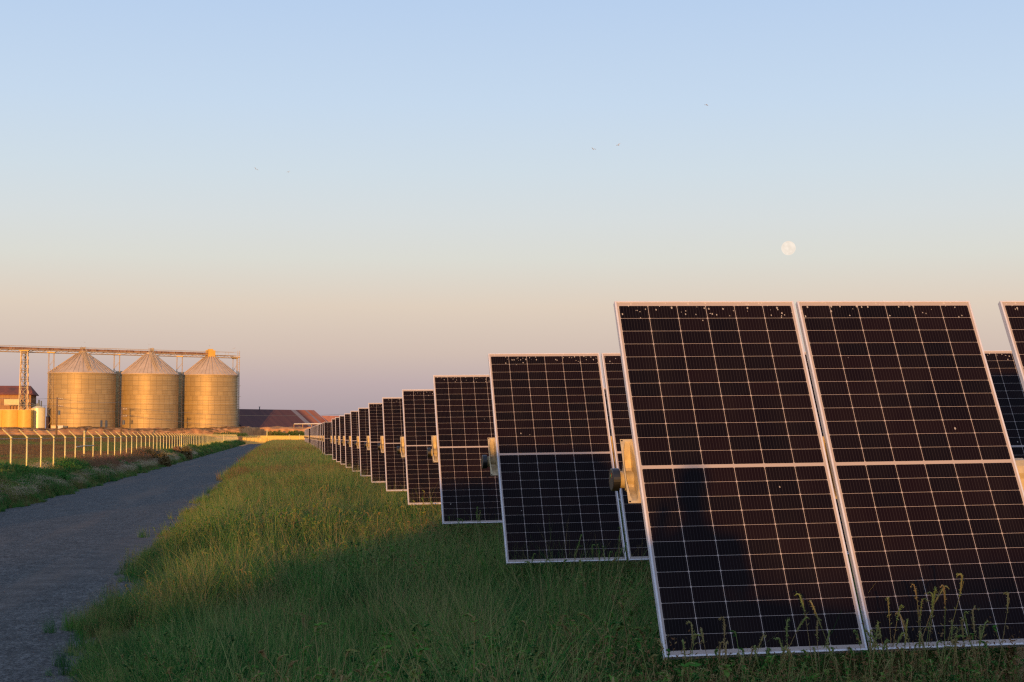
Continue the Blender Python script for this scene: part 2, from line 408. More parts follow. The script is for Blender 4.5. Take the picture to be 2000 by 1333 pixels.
# ================================================================ SILOS AND PLANT
def band_metal(name, c1, c2, ringh, seams, radius):
    m, t, p = mat(name, c1, .5, .22, .3)
    oc = objpos(t); s_ = N(t, 'ShaderNodeSeparateXYZ'); L(t, oc, s_.inputs[0])
    ang = math_(t, 'ARCTAN2', s_.outputs[1], s_.outputs[0]); z = s_.outputs[2]
    row = math_(t, 'DIVIDE', z, ringh); fr = math_(t, 'FLOOR', row)
    a = math_(t, 'ADD', math_(t, 'MULTIPLY', ang, seams / 6.28318), math_(t, 'MULTIPLY', math_(t, 'FLOOR', math_(t, 'DIVIDE', fr, 4)), .5))
    da = math_(t, 'ABSOLUTE', math_(t, 'SUBTRACT', math_(t, 'FRACT', a), .5)); dz = math_(t, 'ABSOLUTE', math_(t, 'SUBTRACT', math_(t, 'FRACT', row), .5))
    ln = math_(t, 'MAXIMUM', math_(t, 'GREATER_THAN', da, .47), math_(t, 'GREATER_THAN', dz, .455))
    cb = N(t, 'ShaderNodeCombineXYZ'); L(t, math_(t, 'FLOOR', a), cb.inputs[0]); L(t, fr, cb.inputs[1])
    wn = N(t, 'ShaderNodeTexWhiteNoise'); L(t, cb.outputs[0], wn.inputs[0])
    f = noise(t, .35, 5, mapv(t, oc, (1, 1, .25)))
    c = mixc(t, math_(t, 'MULTIPLY', f, .9), c1, c2)
    c = mixc(t, math_(t, 'MULTIPLY', wn.outputs['Value'], .35), c, tuple(x * .62 for x in c2))
    c = mixc(t, math_(t, 'MULTIPLY', ln, .5), c, tuple(x * .35 for x in c2)); L(t, c, p.inputs['Base Color'])
    cor = math_(t, 'SINE', math_(t, 'MULTIPLY', z, 6.28318 / .34)); bump(t, p, cor, .35, .03)
    return m
m_silo = band_metal('silo_galvanised', (.50, .36, .16), (.37, .27, .13), .98, 30, 7)
m_siloroof = noisy('silo_roof_steel', (.56, .42, .27), (.44, .33, .21), .6, .6, .0)
m_brass = noisy('lit_walkway_steel', (.55, .42, .24), (.45, .34, .2), 2, .5, .1)
m_darksteel = noisy('dark_belt_cover', (.16, .075, .04), (.30, .17, .10), .8, .7, .1)
m_yellow = noisy('yellow_paint', (.72, .42, .06), (.62, .36, .05), 2, .5)
m_white = noisy('white_paint', (.62, .60, .56), (.50, .47, .42), 1, .5)
m_rust = noisy('rusty_sheet', (.26, .07, .035), (.12, .05, .035), .7, .85)
m_wood = noisy('weathered_boards', (.44, .25, .11), (.26, .14, .07), .9, .85, sc=(4, 4, .4))
m_bluegrey = noisy('blue_grey_steel', (.10, .13, .16), (.07, .09, .11), 1, .6)

def silo(px, wpx, py_eave, py_apex, py_base, Y, label, stairs=True, seg=72, cat='silo', grp='large galvanised grain silos', m=None):
    c0 = at(px, py_base, Y); rad = wpx / 2 / F_PX * Y; zb = 2.2
    ze = at(px, py_eave, Y).z; za = at(px, py_apex, Y).z
    r_ = empty('grain_silo', (c0.x, Y, zb)); tag(r_, label, cat, grp)
    H, A = ze - zb, za - zb
    b = MB(); prof = [(rad, -.6)]; nr = int(H / .98)
    prof = [(rad, -.8)] + [(rad, q * H / 12) for q in range(13)]
    b.lathe((0, 0, 0), prof, seg); b.build('wall', m or m_silo, r_, True)
    rf = MB(); rf.lathe((0, 0, 0), [(rad + .16, H - .12), (rad + .16, H + .02), (.75, A - .35), (.75, A - .02), (.05, A)], seg)
    nrib = 44
    for k in range(nrib):
        a = 2 * math.pi * k / nrib; ca, sa = math.cos(a), math.sin(a)
        rf.tube([((rad + .14) * ca, (rad + .14) * sa, H + .06), (1.0 * ca if k % 2 == 0 else rad * .5 * ca, 1.0 * sa if k % 2 == 0 else rad * .5 * sa, (A - .30) if k % 2 == 0 else H + (A - H) * .54)], .055, 4)
    ro = rf.build('roof', m_siloroof, r_)
    rv = MB()
    for k in (range(2) if px == 292 else range(0)):
        a = -math.pi / 2 + .5 * (k - 1) + .1; q = .55 if k != 1 else .35
        cx_, cy_ = rad * (1 - q) * math.cos(a), rad * (1 - q) * math.sin(a); zz = H + (A - H) * q
        rv.tube([(cx_, cy_, zz - .1), (cx_, cy_, zz + .35)], [.22, .22], 10)
    if rv.v: rv.build('vent', m_galv, ro)
    ring = MB()
    for k in range(1, 3):
        hh = H * (.5 if k == 1 else .98)
        ring.lathe((0, 0, 0), [(rad + .03, hh - .05), (rad + .10, hh), (rad + .03, hh + .05)], seg)
    ring.build('wind_ring', m_galv, r_, True)
    if stairs:
        st = MB(); a = -math.pi / 2 + .36
        p0 = Vector((.5 * math.cos(a), .5 * math.sin(a), A + .1)); p1 = Vector(((rad - .3) * math.cos(a), (rad - .3) * math.sin(a), H + .35))
        sd = Vector((-math.sin(a), math.cos(a), 0)) * .4
        for s_ in (-1, 1):
            st.tube([p0 + sd * s_, p1 + sd * s_], .07, 4); st.tube([p0 + sd * s_ + Vector((0, 0, .9)), p1 + sd * s_ + Vector((0, 0, .9))], .04, 4)
            for q in range(9):
                pp = p0.lerp(p1, q / 8) + sd * s_; st.tube([pp, pp + Vector((0, 0, .9))], .03, 4)
        for q in range(26):
            pp = p0.lerp(p1, q / 25); st.tube([pp - sd, pp + sd], .05, 4)
        st.build('roof_stairs', m_brass, r_)
    return r_, c0.x, rad, zb, H, A
s1 = silo(158.7, 124, 730, 687, 838, 326, 'leftmost big grain silo, the widest, with stairs down its cone roof')
s2 = silo(290.8, 108.5, 732, 689, 836, 331, 'middle big grain silo with stairs down its cone roof')
s3 = silo(409.3, 105, 733.5, 693, 835, 337, 'rightmost big grain silo with plain roof below the yellow hopper', stairs=False)
# door on the first silo
d = MB(); rad = s1[2]; a = R(-90 + 48)
for h0, h1, wd in ((0.3, 2.6, .9),):
    q = []
    for aa, z in ((a - wd / rad, h0), (a + wd / rad, h0), (a + wd / rad, h1), (a - wd / rad, h1)):
        q.append(((rad + .05) * math.cos(aa), (rad + .05) * math.sin(aa), z))
    d.face(q); q2 = [(x * .993, y * .993, z) for x, y, z in q]
    for k in range(4): d.face([q[k], q2[k], q2[(k + 1) % 4], q[(k + 1) % 4]])
d.build('door', m_bluegrey, s1[0])
# ladder with cage on the right of the third silo
ld = MB(); rad = s3[2]; a = R(-12)
for s_ in (-.02, .02):
    ld.tube([((rad + .3) * math.cos(a + s_), (rad + .3) * math.sin(a + s_), 0), ((rad + .3) * math.cos(a + s_), (rad + .3) * math.sin(a + s_), s3[4] + .8)], .04, 4)
for q in range(30):
    z = q * s3[4] / 30
    ld.tube([((rad + .3) * math.cos(a - .02), (rad + .3) * math.sin(a - .02), z), ((rad + .3) * math.cos(a + .02), (rad + .3) * math.sin(a + .02), z)], .025, 4)
for q in range(3):
    z = s3[4] * (.45 + .55 * q / 3); ld.box(((rad + .25) * math.cos(a), (rad + .3) * math.sin(a) - .35, z), ((rad + .8) * math.cos(a), (rad + .3) * math.sin(a) + .35, z + .05))
ld.build('ladder', m_bluegrey, s3[0])
# second line of silos, glimpsed in the gaps
silo(231, 108, 729.5, 725, 838, 352, 'shaded grain silo glimpsed between the left and middle big silos', False, 48, grp='shaded silos of the back line')
silo(352, 104, 731.5, 727, 838, 356, 'shaded grain silo glimpsed between the middle and right big silos', False, 48, grp='shaded silos of the back line')

# overhead conveyor
YC = 330
cA = Vector((s1[1], 326, 0)); cB = Vector((s3[1], 337, 0)); zc = at(160, 685.5, 326).z
dirc = (cB - cA).normalized(); side = Vector((-dirc.y, dirc.x, 0))
con = empty('overhead_conveyor', (cA.x, cA.y, zc)); tag(con, 'long rusty belt conveyor gallery running over the silo roofs', 'conveyor')
Ltot = (cB - cA).length
def cpt(s_, o_, z): return Vector((dirc.x * s_ + side.x * o_, dirc.y * s_ + side.y * o_, z))
a0, a1 = -24.0, Ltot
def prism(mb, s0, s1_, o0, o1, z0, z1):
    q = [cpt(s0, o0, z0), cpt(s1_, o0, z0), cpt(s1_, o1, z0), cpt(s0, o1, z0)]; q2 = [v_ + Vector((0, 0, z1 - z0)) for v_ in q]
    mb.face(list(reversed(q))); mb.face(q2)
    for k in range(4): mb.face([q[k], q[(k + 1) % 4], q2[(k + 1) % 4], q2[k]])
bt = MB(); s_ = a0
while s_ < a1 - .3:
    e = min(s_ + 1.5, a1 - .3); prism(bt, s_ + .04, e - .04, -.45, .45, -.08, .33 + .04 * rnd.random()); s_ = e
bt.build('belt_cover', m_darksteel, con)
tr = MB(); endS = Ltot + 5.6
for o_ in (-.75, .75):
    tr.tube([cpt(a0, o_, -.15), cpt(endS, o_, -.15)], .06, 4); tr.tube([cpt(a0, o_, -.62), cpt(endS, o_, -.62)], .055, 4)
    s_ = a0; up = False
    while s_ < endS - 1.2:
        tr.tube([cpt(s_, o_, -.62 if up else -.15), cpt(s_ + 1.2, o_, -.15 if up else -.62)], .035, 4); s_ += 1.2; up = not up
tr.build('truss', m_brass, con)
rl = MB()
for o_ in (-.8, .8):
    rl.tube([cpt(a0, o_, .60), cpt(endS, o_, .60)], .028, 4)
    s_ = a0
    while s_ <= endS: rl.tube([cpt(s_, o_, -.15), cpt(s_, o_, .60)], .02, 4); s_ += 2.4
rl.build('handrail', m_brass, con)
wk = MB(); prism(wk, a0, endS, -.75, .75, -.14, -.09); wk.build('walkway', m_galv, con)
hp = MB(); prism(hp, Ltot - .75, Ltot + .75, -.95, -.5, -.75, .85); prism(hp, Ltot - .75, Ltot + .75, .5, .95, -.75, .85); prism(hp, Ltot - .45, Ltot + .45, -.5, .5, -1.3, 1.15); prism(hp, Ltot - .95, Ltot - .76, -.3, .3, .2, .9)
hp.build('head_hopper', m_yellow, con)
dr = MB(); prism(dr, -.4, .4, -.5, .5, .38, .72); prism(dr, Ltot * .52, Ltot * .52 + .6, -.5, .5, .38, .95); prism(dr, a0 + 3.6, a0 + 5.6, -.8, .8, -.2, 1.8); dr.build('drive_housing', m_brass, con)
# slender support frames beside the roofs
def frame_support(px, Y, name_label, wide=.75, top=None, foot=10.5):
    sA = at(px, 690, Y); o_ = empty('conveyor_support', (sA.x, Y, foot)); tag(o_, name_label, 'support frame', 'conveyor support frames')
    H_ = (zc - .68 if top is None else top) - foot; m_ = MB()
    for dx in (-wide, wide):
        for dy in (-.6, .6): m_.tube([(dx, dy, 0), (dx * .9, dy, H_)], .05, 4)
    k = 0; z = 0
    while z < H_ - 1.5:
        for dy in (-.6, .6): m_.tube([(-wide, dy, z), (wide, dy, z + 1.5)] if k % 2 else [(wide, dy, z), (-wide, dy, z + 1.5)], .025, 4)
        z += 1.5; k += 1
    m_.build('lattice', m_brass, o_); cp_ = MB(); cp_.box((-wide - .2, -.8, H_ - .02), (wide + .2, .8, H_ + .16)); cp_.build('saddle', m_yellow, o_)
    return o_
frame_support(100.5, 322, 'slim lattice support left of the leftmost big silo', .55, foot=2)
frame_support(228.5, 329, 'slim lattice support between the left and middle big silos', .6, foot=2)
frame_support(351, 334, 'slim lattice support between the middle and right big silos', .6, foot=2)
es = frame_support(459, 341, 'slim end support with ladder at the right end of the conveyor', .45, foot=2)
l2 = MB(); H_ = zc + 1.0 - 2
for s_ in (.62, 1.0): l2.tube([(s_, -.7, 0), (s_, -.7, H_)], .05, 4)
for q in range(36): l2.tube([(.62, -.7, q * H_ / 36), (1.0, -.7, q * H_ / 36)], .03, 4)
l2.box((-.9, -.9, H_ - 1.4), (1.1, .9, H_ - 1.25)); l2.build('ladder', m_brass, es)
# big lattice tower at left
tw = empty('lattice_tower', (at(46, 800, 319).x, 319, 1)); tag(tw, 'tall four-legged lattice tower carrying the conveyor left of the silos', 'tower')
m_ = MB(); Ht = at(46, 686, 319).z - 1; hb, ht = .92, .62
def leg(k, z): hw = hb + (ht - hb) * z / Ht; return Vector(((-1, 1, 1, -1)[k] * hw, (-1, -1, 1, 1)[k] * hw, z))
for k in range(4): m_.tube([leg(k, 0), leg(k, Ht)], .085, 4)
z = 0; q = 0
while z < Ht - .1:
    z2 = min(z + 1.7, Ht)
    for k in range(4):
        k2 = (k + 1) % 4; m_.tube([leg(k, z), leg(k2, z2)], .045, 4); m_.tube([leg(k2, z), leg(k, z2)], .045, 4); m_.tube([leg(k, z2), leg(k2, z2)], .05, 4)
    z = z2
m_.build('lattice', m_brass, tw)
pipe = MB(); pipe.tube([(.1, 0, 0), (.15, 0, Ht)], .16, 8); pipe.build('downpipe', m_bluegrey, tw)
cb_ = MB(); cb_.box((-.9, -.8, Ht), (.9, .8, Ht + .15)); cb_.build('saddle', m_yellow, tw)

# timber shed with rusty roof
def XZ(px, py, Y): v_ = at(px, py, Y); return v_.x, v_.z
Y = 325; xl, zt = XZ(-60, 768, Y); xr, zb = XZ(60, 802, Y); xr2, zr = XZ(56, 753, Y)
sh = empty('timber_shed', ((xl + xr) / 2, Y, 1)); tag(sh, 'tall weathered timber shed with rusty red roof behind the lattice tower', 'shed')
hw = (xr - xl) / 2; m_ = MB(); m_.box((-hw, 0, 0), (hw, 7, zt - 1)); m_.build('wall', m_wood, sh)
m_ = MB(); rz0, rz1 = zt - 1 - .25, zr - 1
m_.face([(-hw - .3, -.5, rz0), (hw + .45, -.5, rz0), (hw - .6, 3.5, rz1), (-hw - .3, 3.5, rz1)]); m_.face([(-hw - .3, 7.5, rz0), (-hw - .3, 3.5, rz1), (hw - .6, 3.5, rz1), (hw + .45, 7.5, rz0)])
m_.face([(hw + .45, -.5, rz0), (hw + .45, 7.5, rz0), (hw - .6, 3.5, rz1)]); m_.face([(-hw - .3, -.5, rz0 - .12), (-hw - .3, 7.5, rz0 - .12), (hw + .45, 7.5, rz0 - .12), (hw + .45, -.5, rz0 - .12)])
m_.face([(-hw - .3, -.5, rz0 - .12), (hw + .45, -.5, rz0 - .12), (hw + .45, -.5, rz0), (-hw - .3, -.5, rz0)])
m_.face([(hw + .45, -.5, rz0 - .12), (hw + .45, 7.5, rz0 - .12), (hw + .45, 7.5, rz0), (hw + .45, -.5, rz0)])
m_.build('roof', m_rust, sh)
x_, z_ = XZ(15, 780, Y); m_ = MB(); m_.box((x_ - sh.location.x - .4, -.03, z_ - 1 - .3), (x_ - sh.location.x + .4, .0, z_ - 1 + .1)); m_.build('window', m_dark, sh)
Y = 322; x0_, z1_ = XZ(8, 780, Y); x1_, z0_ = XZ(37, 792, Y)
bx_ = empty('ochre_loading_bin', ((x0_ + x1_) / 2, Y, z0_)); tag(bx_, 'small pale yellow bin raised on legs in front of the timber shed', 'bin')
m_ = MB(); hw = (x1_ - x0_) / 2; m_.box((-hw, 0, 0), (hw, 1.5, z1_ - z0_)); m_.build('body', m_brass, bx_)
m_ = MB()
for q in range(6):
    xx = -hw + 2 * hw * q / 5; m_.tube([(xx, .1, -z0_ + 1), (xx, .1, 0)], .06, 5)
m_.build('leg', m_wood, bx_)
# row of yellow storage tanks along the bottom left
Y = 316
for k, (pa, pb) in enumerate(((-55, 3), (4, 34), (35, 60))):
    xa, zt = XZ(pa, 801, Y); xb, _ = XZ(pb, 836, Y)
    o_ = empty('yellow_storage_bin', ((xa + xb) / 2, Y, 1.5)); r_ = (xb - xa) / 2
    tag(o_, ['yellow walled storage bin cut by the left edge', 'left of the two square yellow storage bins under the timber shed', 'yellow storage bin beside the small bright tank'][k], 'storage bin', 'yellow storage bins')
    m_ = MB(); H_ = zt - 1.5; n_ = 12
    bow = .5 if k else .25
    pts = [(-r_ + 2 * r_ * q / n_, -bow * (1 - (2 * q / n_ - 1) ** 2)) for q in range(n_ + 1)] + [(r_, 3.5), (-r_, 3.5)]
    for q in range(len(pts)):
        a_, b_ = pts[q], pts[(q + 1) % len(pts)]; m_.face([(*a_, 0), (*b_, 0), (*b_, H_), (*a_, H_)])
    m_.face([(*q, H_) for q in pts]); m_.build('wall', m_yellow, o_)
    m_ = MB(); m_.box((-r_, 2.6, H_ + .002), (r_, 3.5, H_ + .12)); m_.build('lid', m_brass, o_)
    if k == 0:
        m_ = MB()
        for q in range(5): m_.box((r_ - .75, -.14 - .06, 2.0 - q * .45 - .3), (r_ - .05 - .18 * (q % 2), -.06, 2.0 - q * .45 - .08))
        m_.build('notice_board', m_bluegrey, o_)
# small bright tank with machinery on top
Y = 320; xa, zt = XZ(61, 798, Y); xb, _ = XZ(88, 836, Y); r_ = (xb - xa) / 2
o_ = empty('small_tank', ((xa + xb) / 2, Y, 1.5)); tag(o_, 'small bright metal tank with dark pipes and blower on its roof', 'tank')
m_ = MB(); m_.lathe((0, 0, 0), [(r_, 0), (r_, zt - 1.5)], 40); m_tank = noisy('tank_steel', (.90, .76, .40), (.82, .70, .36), 1.2, .35, .25); m_.build('wall', m_tank, o_, True)
m_ = MB(); H_ = zt - 1.5; m_.lathe((0, 0, 0), [(r_ + .05, H_ - .03), (r_ + .05, H_ + .03), (.3, H_ + .55), (0.01, H_ + .58)], 40); rf_ = m_.build('roof', m_tank, o_)
m_ = MB(); m_.tube([(.1, 0, H_ + .4), (.1, 0, H_ + 1.7)], .16, 8); m_.tube([(.55, 0, H_ + .3), (.55, 0, H_ + 1.5)], .13, 8); m_.box((-.35, -.3, H_ + .5), (.25, .3, H_ + 1.0)); m_.tube([(-2.2, 0, H_ + 1.3), (-1.5, 0, H_ + 1.0), (-.2, 0, H_ + .6)], .09, 6); m_.tube([(-1.9, 0, H_ + .5), (-.6, 0, H_ + .45)], .08, 6)
m_.tube([(r_ - .1, 0, H_ - .1), (r_ - .1, 0, H_ + .5)], .05, 5); m_.build('blower', m_bluegrey, o_)
# dark blue shed in front of silo 1, dark cabinet, white troughs
def small_building(name, pa, pb, ptop, Y, depth, m_w, m_r, label, cat, gable=.5, zb=1.5, win=None):
    xa, zt = XZ(pa, ptop, Y); xb, _ = XZ(pb, 836, Y); o_ = empty(name, ((xa + xb) / 2, Y, zb)); tag(o_, label, cat)
    hw = (xb - xa) / 2; H_ = zt - zb; m_ = MB(); m_.box((-hw, 0, 0), (hw, depth, H_ - gable)); m_.build('wall', m_w, o_)
    m_ = MB(); e = .12
    for q in ((-hw - e, -e), (hw + e, depth + e)): pass
    g0, g1 = H_ - gable + .003, H_
    m_.face([(-hw - e, -e, g0), (hw + e, -e, g0), (0, -e, g1)]); m_.face([(-hw - e, depth + e, g0), (0, depth + e, g1), (hw + e, depth + e, g0)])
    m_.face([(-hw - e, -e, g0), (0, -e, g1), (0, depth + e, g1), (-hw - e, depth + e, g0)]); m_.face([(hw + e, -e, g0), (hw + e, depth + e, g0), (0, depth + e, g1), (0, -e, g1)])
    m_.face([(-hw - e, -e, g0), (-hw - e, depth + e, g0), (hw + e, depth + e, g0), (hw + e, -e, g0)]); m_.build('roof', m_r, o_)
    return o_
small_building('control_cabinet', 90, 95, 813, 322, 1, m_darksteel, m_bluegrey, 'small dark cabinet between the bright tank and the leftmost silo', 'cabinet', .2)
for k, (pa, pb, tp, mm, lab) in enumerate(((100, 112, 831.5, m_brass, 'low pale tan trough at the foot of the leftmost silo'), (113, 123, 831.5, m_white, 'low white trough between a tan one and a dark one'), (124, 131, 832.5, m_bluegrey, 'low dark trough right of the white one at the leftmost silo'))):
    xa, zt = XZ(pa, tp, 303); xb, _ = XZ(pb, 838, 303); o_ = empty('feed_trough', ((xa + xb) / 2, 303, zt - 1.1)); tag(o_, lab, 'trough', 'troughs at the foot of the silo')
    hw = (xb - xa) / 2; m_ = MB(); m_.box((-hw, 0, 0), (hw, 1.2, 1.0)); m_.build('body', mm, o_); m_ = MB(); m_.box((-hw - .04, -.04, 1.0), (hw + .04, 1.24, 1.1)); m_.build('rim', mm, o_)

# big barn right of the silos: rusty ridge roof running away to the left
m_barn, t, p = mat('barn_roof_sheet', rough=.8, spec=.2)
oc = objpos(t); s_ = N(t, 'ShaderNodeSeparateXYZ'); L(t, oc, s_.inputs[0])
sheetid = math_(t, 'FLOOR', math_(t, 'DIVIDE', s_.outputs[0], .9)); wn = N(t, 'ShaderNodeTexWhiteNoise', noise_dimensions='1D'); L(t, sheetid, wn.inputs['W'])
f = noise(t, .5, 6, mapv(t, oc, (3, .5, .5)))
c = mixc(t, f, (.13, .05, .04), (.06, .032, .030)); c = mixc(t, math_(t, 'MULTIPLY', wn.outputs[0], .3), c, (.17, .07, .045))
xr_ = N(t, 'ShaderNodeMapRange'); L(t, s_.outputs[0], xr_.inputs[0]); xr_.inputs[1].default_value = -5.0; xr_.inputs[2].default_value = -3.6
c = mixc(t, math_(t, 'MULTIPLY', xr_.outputs[0], .85), c, mixc(t, f, (.55, .18, .065), (.26, .09, .05)))
def stripe(a_, b_): return math_(t, 'MULTIPLY', math_(t, 'GREATER_THAN', s_.outputs[0], a_), math_(t, 'LESS_THAN', s_.outputs[0], b_))
pat = math_(t, 'MAXIMUM', stripe(-6.8, -5.4), math_(t, 'MAXIMUM', stripe(-2.6, -2.0), stripe(-.5, -.25)))
c = mixc(t, math_(t, 'MULTIPLY', pat, .85), c, mixc(t, f, (.30, .27, .26), (.15, .13, .12))); L(t, c, p.inputs['Base Color'])
pA = at(465, 802, 392); pB = at(612, 801, 372); zr = (pA.z + pB.z) / 2
Lb = ((pB.x - pA.x) ** 2 + (pB.y - pA.y) ** 2) ** .5; ang = math.atan2(pB.y - pA.y, pB.x - pA.x)
# the ridge itself is turned so the slope falls to the right and forward
pB = at(612, 801.5, 372); barn = empty('rusty_barn', (pB.x, 372, 0), (0, 0, R(38)))
tag(barn, 'long low barn with dark rusty roof and grey patched strips right of the silos', 'barn')
def barn_parts(par, x0, x1, run, zr, ze, mr):
    # local x along the ridge (negative = away left); slope falls along -y
    m_ = MB(); m_.face([(x0, 0, zr), (x0, -run, ze), (x1, -run, ze), (x1, 0, zr)]); m_.face([(x0, 0, zr), (x1, 0, zr), (x1, run, ze), (x0, run, ze)])
    m_.face([(x0, 0, zr - .25), (x1, 0, zr - .25), (x1, -run, ze - .25), (x0, -run, ze - .25)]); m_.face([(x0, -run, ze), (x0, -run, ze - .25), (x1, -run, ze - .25), (x1, -run, ze)])
    m_.face([(x1, 0, zr), (x1, -run, ze), (x1, -run, ze - .25), (x1, 0, zr - .25)]); m_.build('roof', mr, par)
    w_ = MB(); w_.box((x0 + .4, -run + .6, 0), (x1 - .4, run - .6, ze - .26)); w_.face([(x1 - .4, -run + .6, ze - .2), (x1 - .4, run - .6, ze - .2), (x1 - .4, 0, zr - .45)]); w_.build('wall', m_wood, par)
zb_ = at(600, 828, 362).z
barn.location = (pB.x - 0.0, 372, 0)
barn_parts(barn, -26, 0.2, 7.2, pB.z, 3.6, m_barn)
for v_ in barn.children:
    if v_.name.startswith('roof'):
        for q in v_.data.vertices: pass
sp_ = MB(); sp_.tube([(-16, -.2, pB.z), (-16, -.2, pB.z + .5)], .12, 6); sp_.tube([(-16, -.2, pB.z + .5), (-16, -.2, pB.z + .62)], .2, 6); sp_.build('vent', m_bluegrey, barn)
Y = 365; xa, zt = XZ(628, 812, Y); xb, ze_ = XZ(760, 826, Y)
o_ = empty('orange_shed', (xa, Y, 0)); tag(o_, 'low orange rust roofed shed seen beyond the right end of the barn', 'shed')
m_orust = noisy('orange_rust_sheet', (.70, .22, .07), (.5, .15, .06), .6, .85, sc=(3, .6, .6))
m_ = MB(); wd = xb - xa; m_.face([(0, 5, zt), (2.0, 0, ze_), (wd, 0, ze_), (wd, 5, zt)]); m_.face([(0, 5, zt), (wd, 5, zt), (wd, 10, ze_), (2, 10, ze_)]); m_.face([(0, 5, zt), (2, 10, ze_), (2, 0, ze_)]); m_.face([(2, 0, ze_ - .01), (2, 10, ze_ - .01), (wd, 10, ze_ - .01), (wd, 0, ze_ - .01)]); m_.build('roof', m_orust, o_)
m_ = MB(); m_.box((2.2, .4, 0), (wd - .2, 9.6, ze_ - .02)); m_.build('wall', m_wood, o_)
# long pale pipe rail on the levee before the barn
xa, z_ = XZ(574, 828.5, 350); xb, _ = XZ(660, 827, 350)
o_ = empty('pale_pipe', (xa, 350, z_)); tag(o_, 'long pale pipe laid on stands along the levee top before the barn', 'pipe')
m_ = MB(); m_.tube([(0, 0, 0), (xb - xa, 0, .1)], .14, 8); m_.build('pipe_run', m_white, o_, True)
m_ = MB()
for q in range(6): m_.box(((xb - xa) * q / 5 - .08, -.1, -z_ + 1), ((xb - xa) * q / 5 + .08, .1, -.13))
m_.build('stand', m_wood, o_)

# power poles and wires
m_pole = noisy('pole_timber', (.22, .14, .08), (.14, .09, .05), 3, .85)
def power_pole(px, ptop, Y, label, arms=2, zb=1.6, side_=1):
    x_, zt = XZ(px, ptop, Y); o_ = empty('power_pole', (x_, Y, zb)); tag(o_, label, 'power pole', 'timber power poles'); H_ = zt - zb
    m_ = MB(); m_.tube([(0, 0, 0), (0, 0, H_)], [.17, .11], 8); m_.build('pole', m_pole, o_, True)
    for k in range(arms):
        m_ = MB(); z = H_ - .5 - k * 1.3; m_.box((-.1, -.16, z), (1.0 * side_, -.11, z + .13)) if side_ > 0 else m_.box((-1, -.16, z), (.1, -.11, z + .13)); a_ = m_.build('crossarm', m_pole, o_)
        m_ = MB(); [m_.tube([(q * side_, -.13, z + .13), (q * side_, -.13, z + .33)], .05, 6) for q in (.35, .65, .92)]; m_.build('insulator', m_white, a_)
    m_ = MB(); m_.tube([(.42, -.2, H_ - 3.2), (.42, -.2, H_ - 2.4)], .22, 10); m_.build('transformer', m_bluegrey, o_)
    return x_, zt
P1 = power_pole(111.5, 776, 290, 'thin power pole in front of the leftmost silo')
P2 = power_pole(237.5, 796, 296, 'thin power pole in front of the middle silo', 2)
P3 = power_pole(1300, 700, 300, 'timber power pole standing behind the solar panels', 2)
def wire(a_, b_, sag, label):
    a_, b_ = Vector(a_), Vector(b_); m_ = MB(); pts = []
    for q in range(15):
        u_ = q / 14; pp = a_.lerp(b_, u_); pp.z -= sag * 4 * u_ * (1 - u_); pts.append(pp)
    m_.tube(pts, .022, 5); tag(m_.build('power_line', m_bluegrey), label, 'power line', 'overhead power lines')
for k, zoff in enumerate((-.2, -1.5)):
    wire((XZ(-80, 772 + 8 * k, 288)[0], 288, XZ(-80, 772 + 8 * k, 288)[1]), (P1[0], 290, P1[1] + zoff), .4, ['upper', 'lower'][k] + ' power line reaching the pole at the leftmost silo from the left')
    wire((P1[0], 290, P1[1] + zoff), (P2[0], 296, P2[1] + zoff + (1.2 if k == 0 else .8)), .4, ['upper', 'lower'][k] + ' power line strung between the two silo poles')
    wire((P2[0], 296, P2[1] + zoff + .2), (P3[0], 300, P3[1] + zoff * 2.5), [5.2, 5.9][k], ['upper', 'lower'][k] + ' power line crossing the sky above the barn')

# ================================================================ FENCES
m_post = noisy('fence_post_steel', (.82, .67, .24), (.72, .58, .20), 6, .45, .2)
m_mesh, t, p = mat('chain_link', (.30, .24, .15), .6, 0)
oc = worldpos(t); s_ = N(t, 'ShaderNodeSeparateXYZ'); L(t, oc, s_.inputs[0])
along = math_(t, 'ADD', s_.outputs[0], s_.outputs[1]); P_ = .07
d1 = math_(t, 'FRACT', math_(t, 'DIVIDE', math_(t, 'ADD', along, s_.outputs[2]), P_)); d2 = math_(t, 'FRACT', math_(t, 'DIVIDE', math_(t, 'SUBTRACT', along, s_.outputs[2]), P_))
al = math_(t, 'MAXIMUM', math_(t, 'LESS_THAN', d1, .03), math_(t, 'LESS_THAN', d2, .03)); L(t, al, p.inputs['Alpha'])
FX, FY0, FSP, FH = -8.0, 46.0 - 3.05 * 6, 3.05, CAMZ - .085
side_f = empty('chain_link_fence', (FX, FY0, 0)); tag(side_f, 'long chain link fence with angled barbed wire arms along the left side of the road', 'fence')
pm = MB(); pm.tube([(0, 0, 0), (0, 0, FH)], .027, 8)
pm.tube([(0, 0, FH - .03), (0, 0, FH + .035)], .040, 8)
am = MB(); am.tube([(.0, 0, FH + .02), (-.26, 0, FH + .27)], [.024, .018], 6)
post0 = pm.build('post', m_post, side_f, True); arm0 = am.build('barb_arm', m_post, post0)
NP = 99
for k in range(1, NP):
    if k == 13: continue
    c_ = post0.copy(); COL.objects.link(c_); c_.parent = side_f; c_.location = (0, k * FSP, 0)
    c2 = arm0.copy(); COL.objects.link(c2); c2.parent = c_
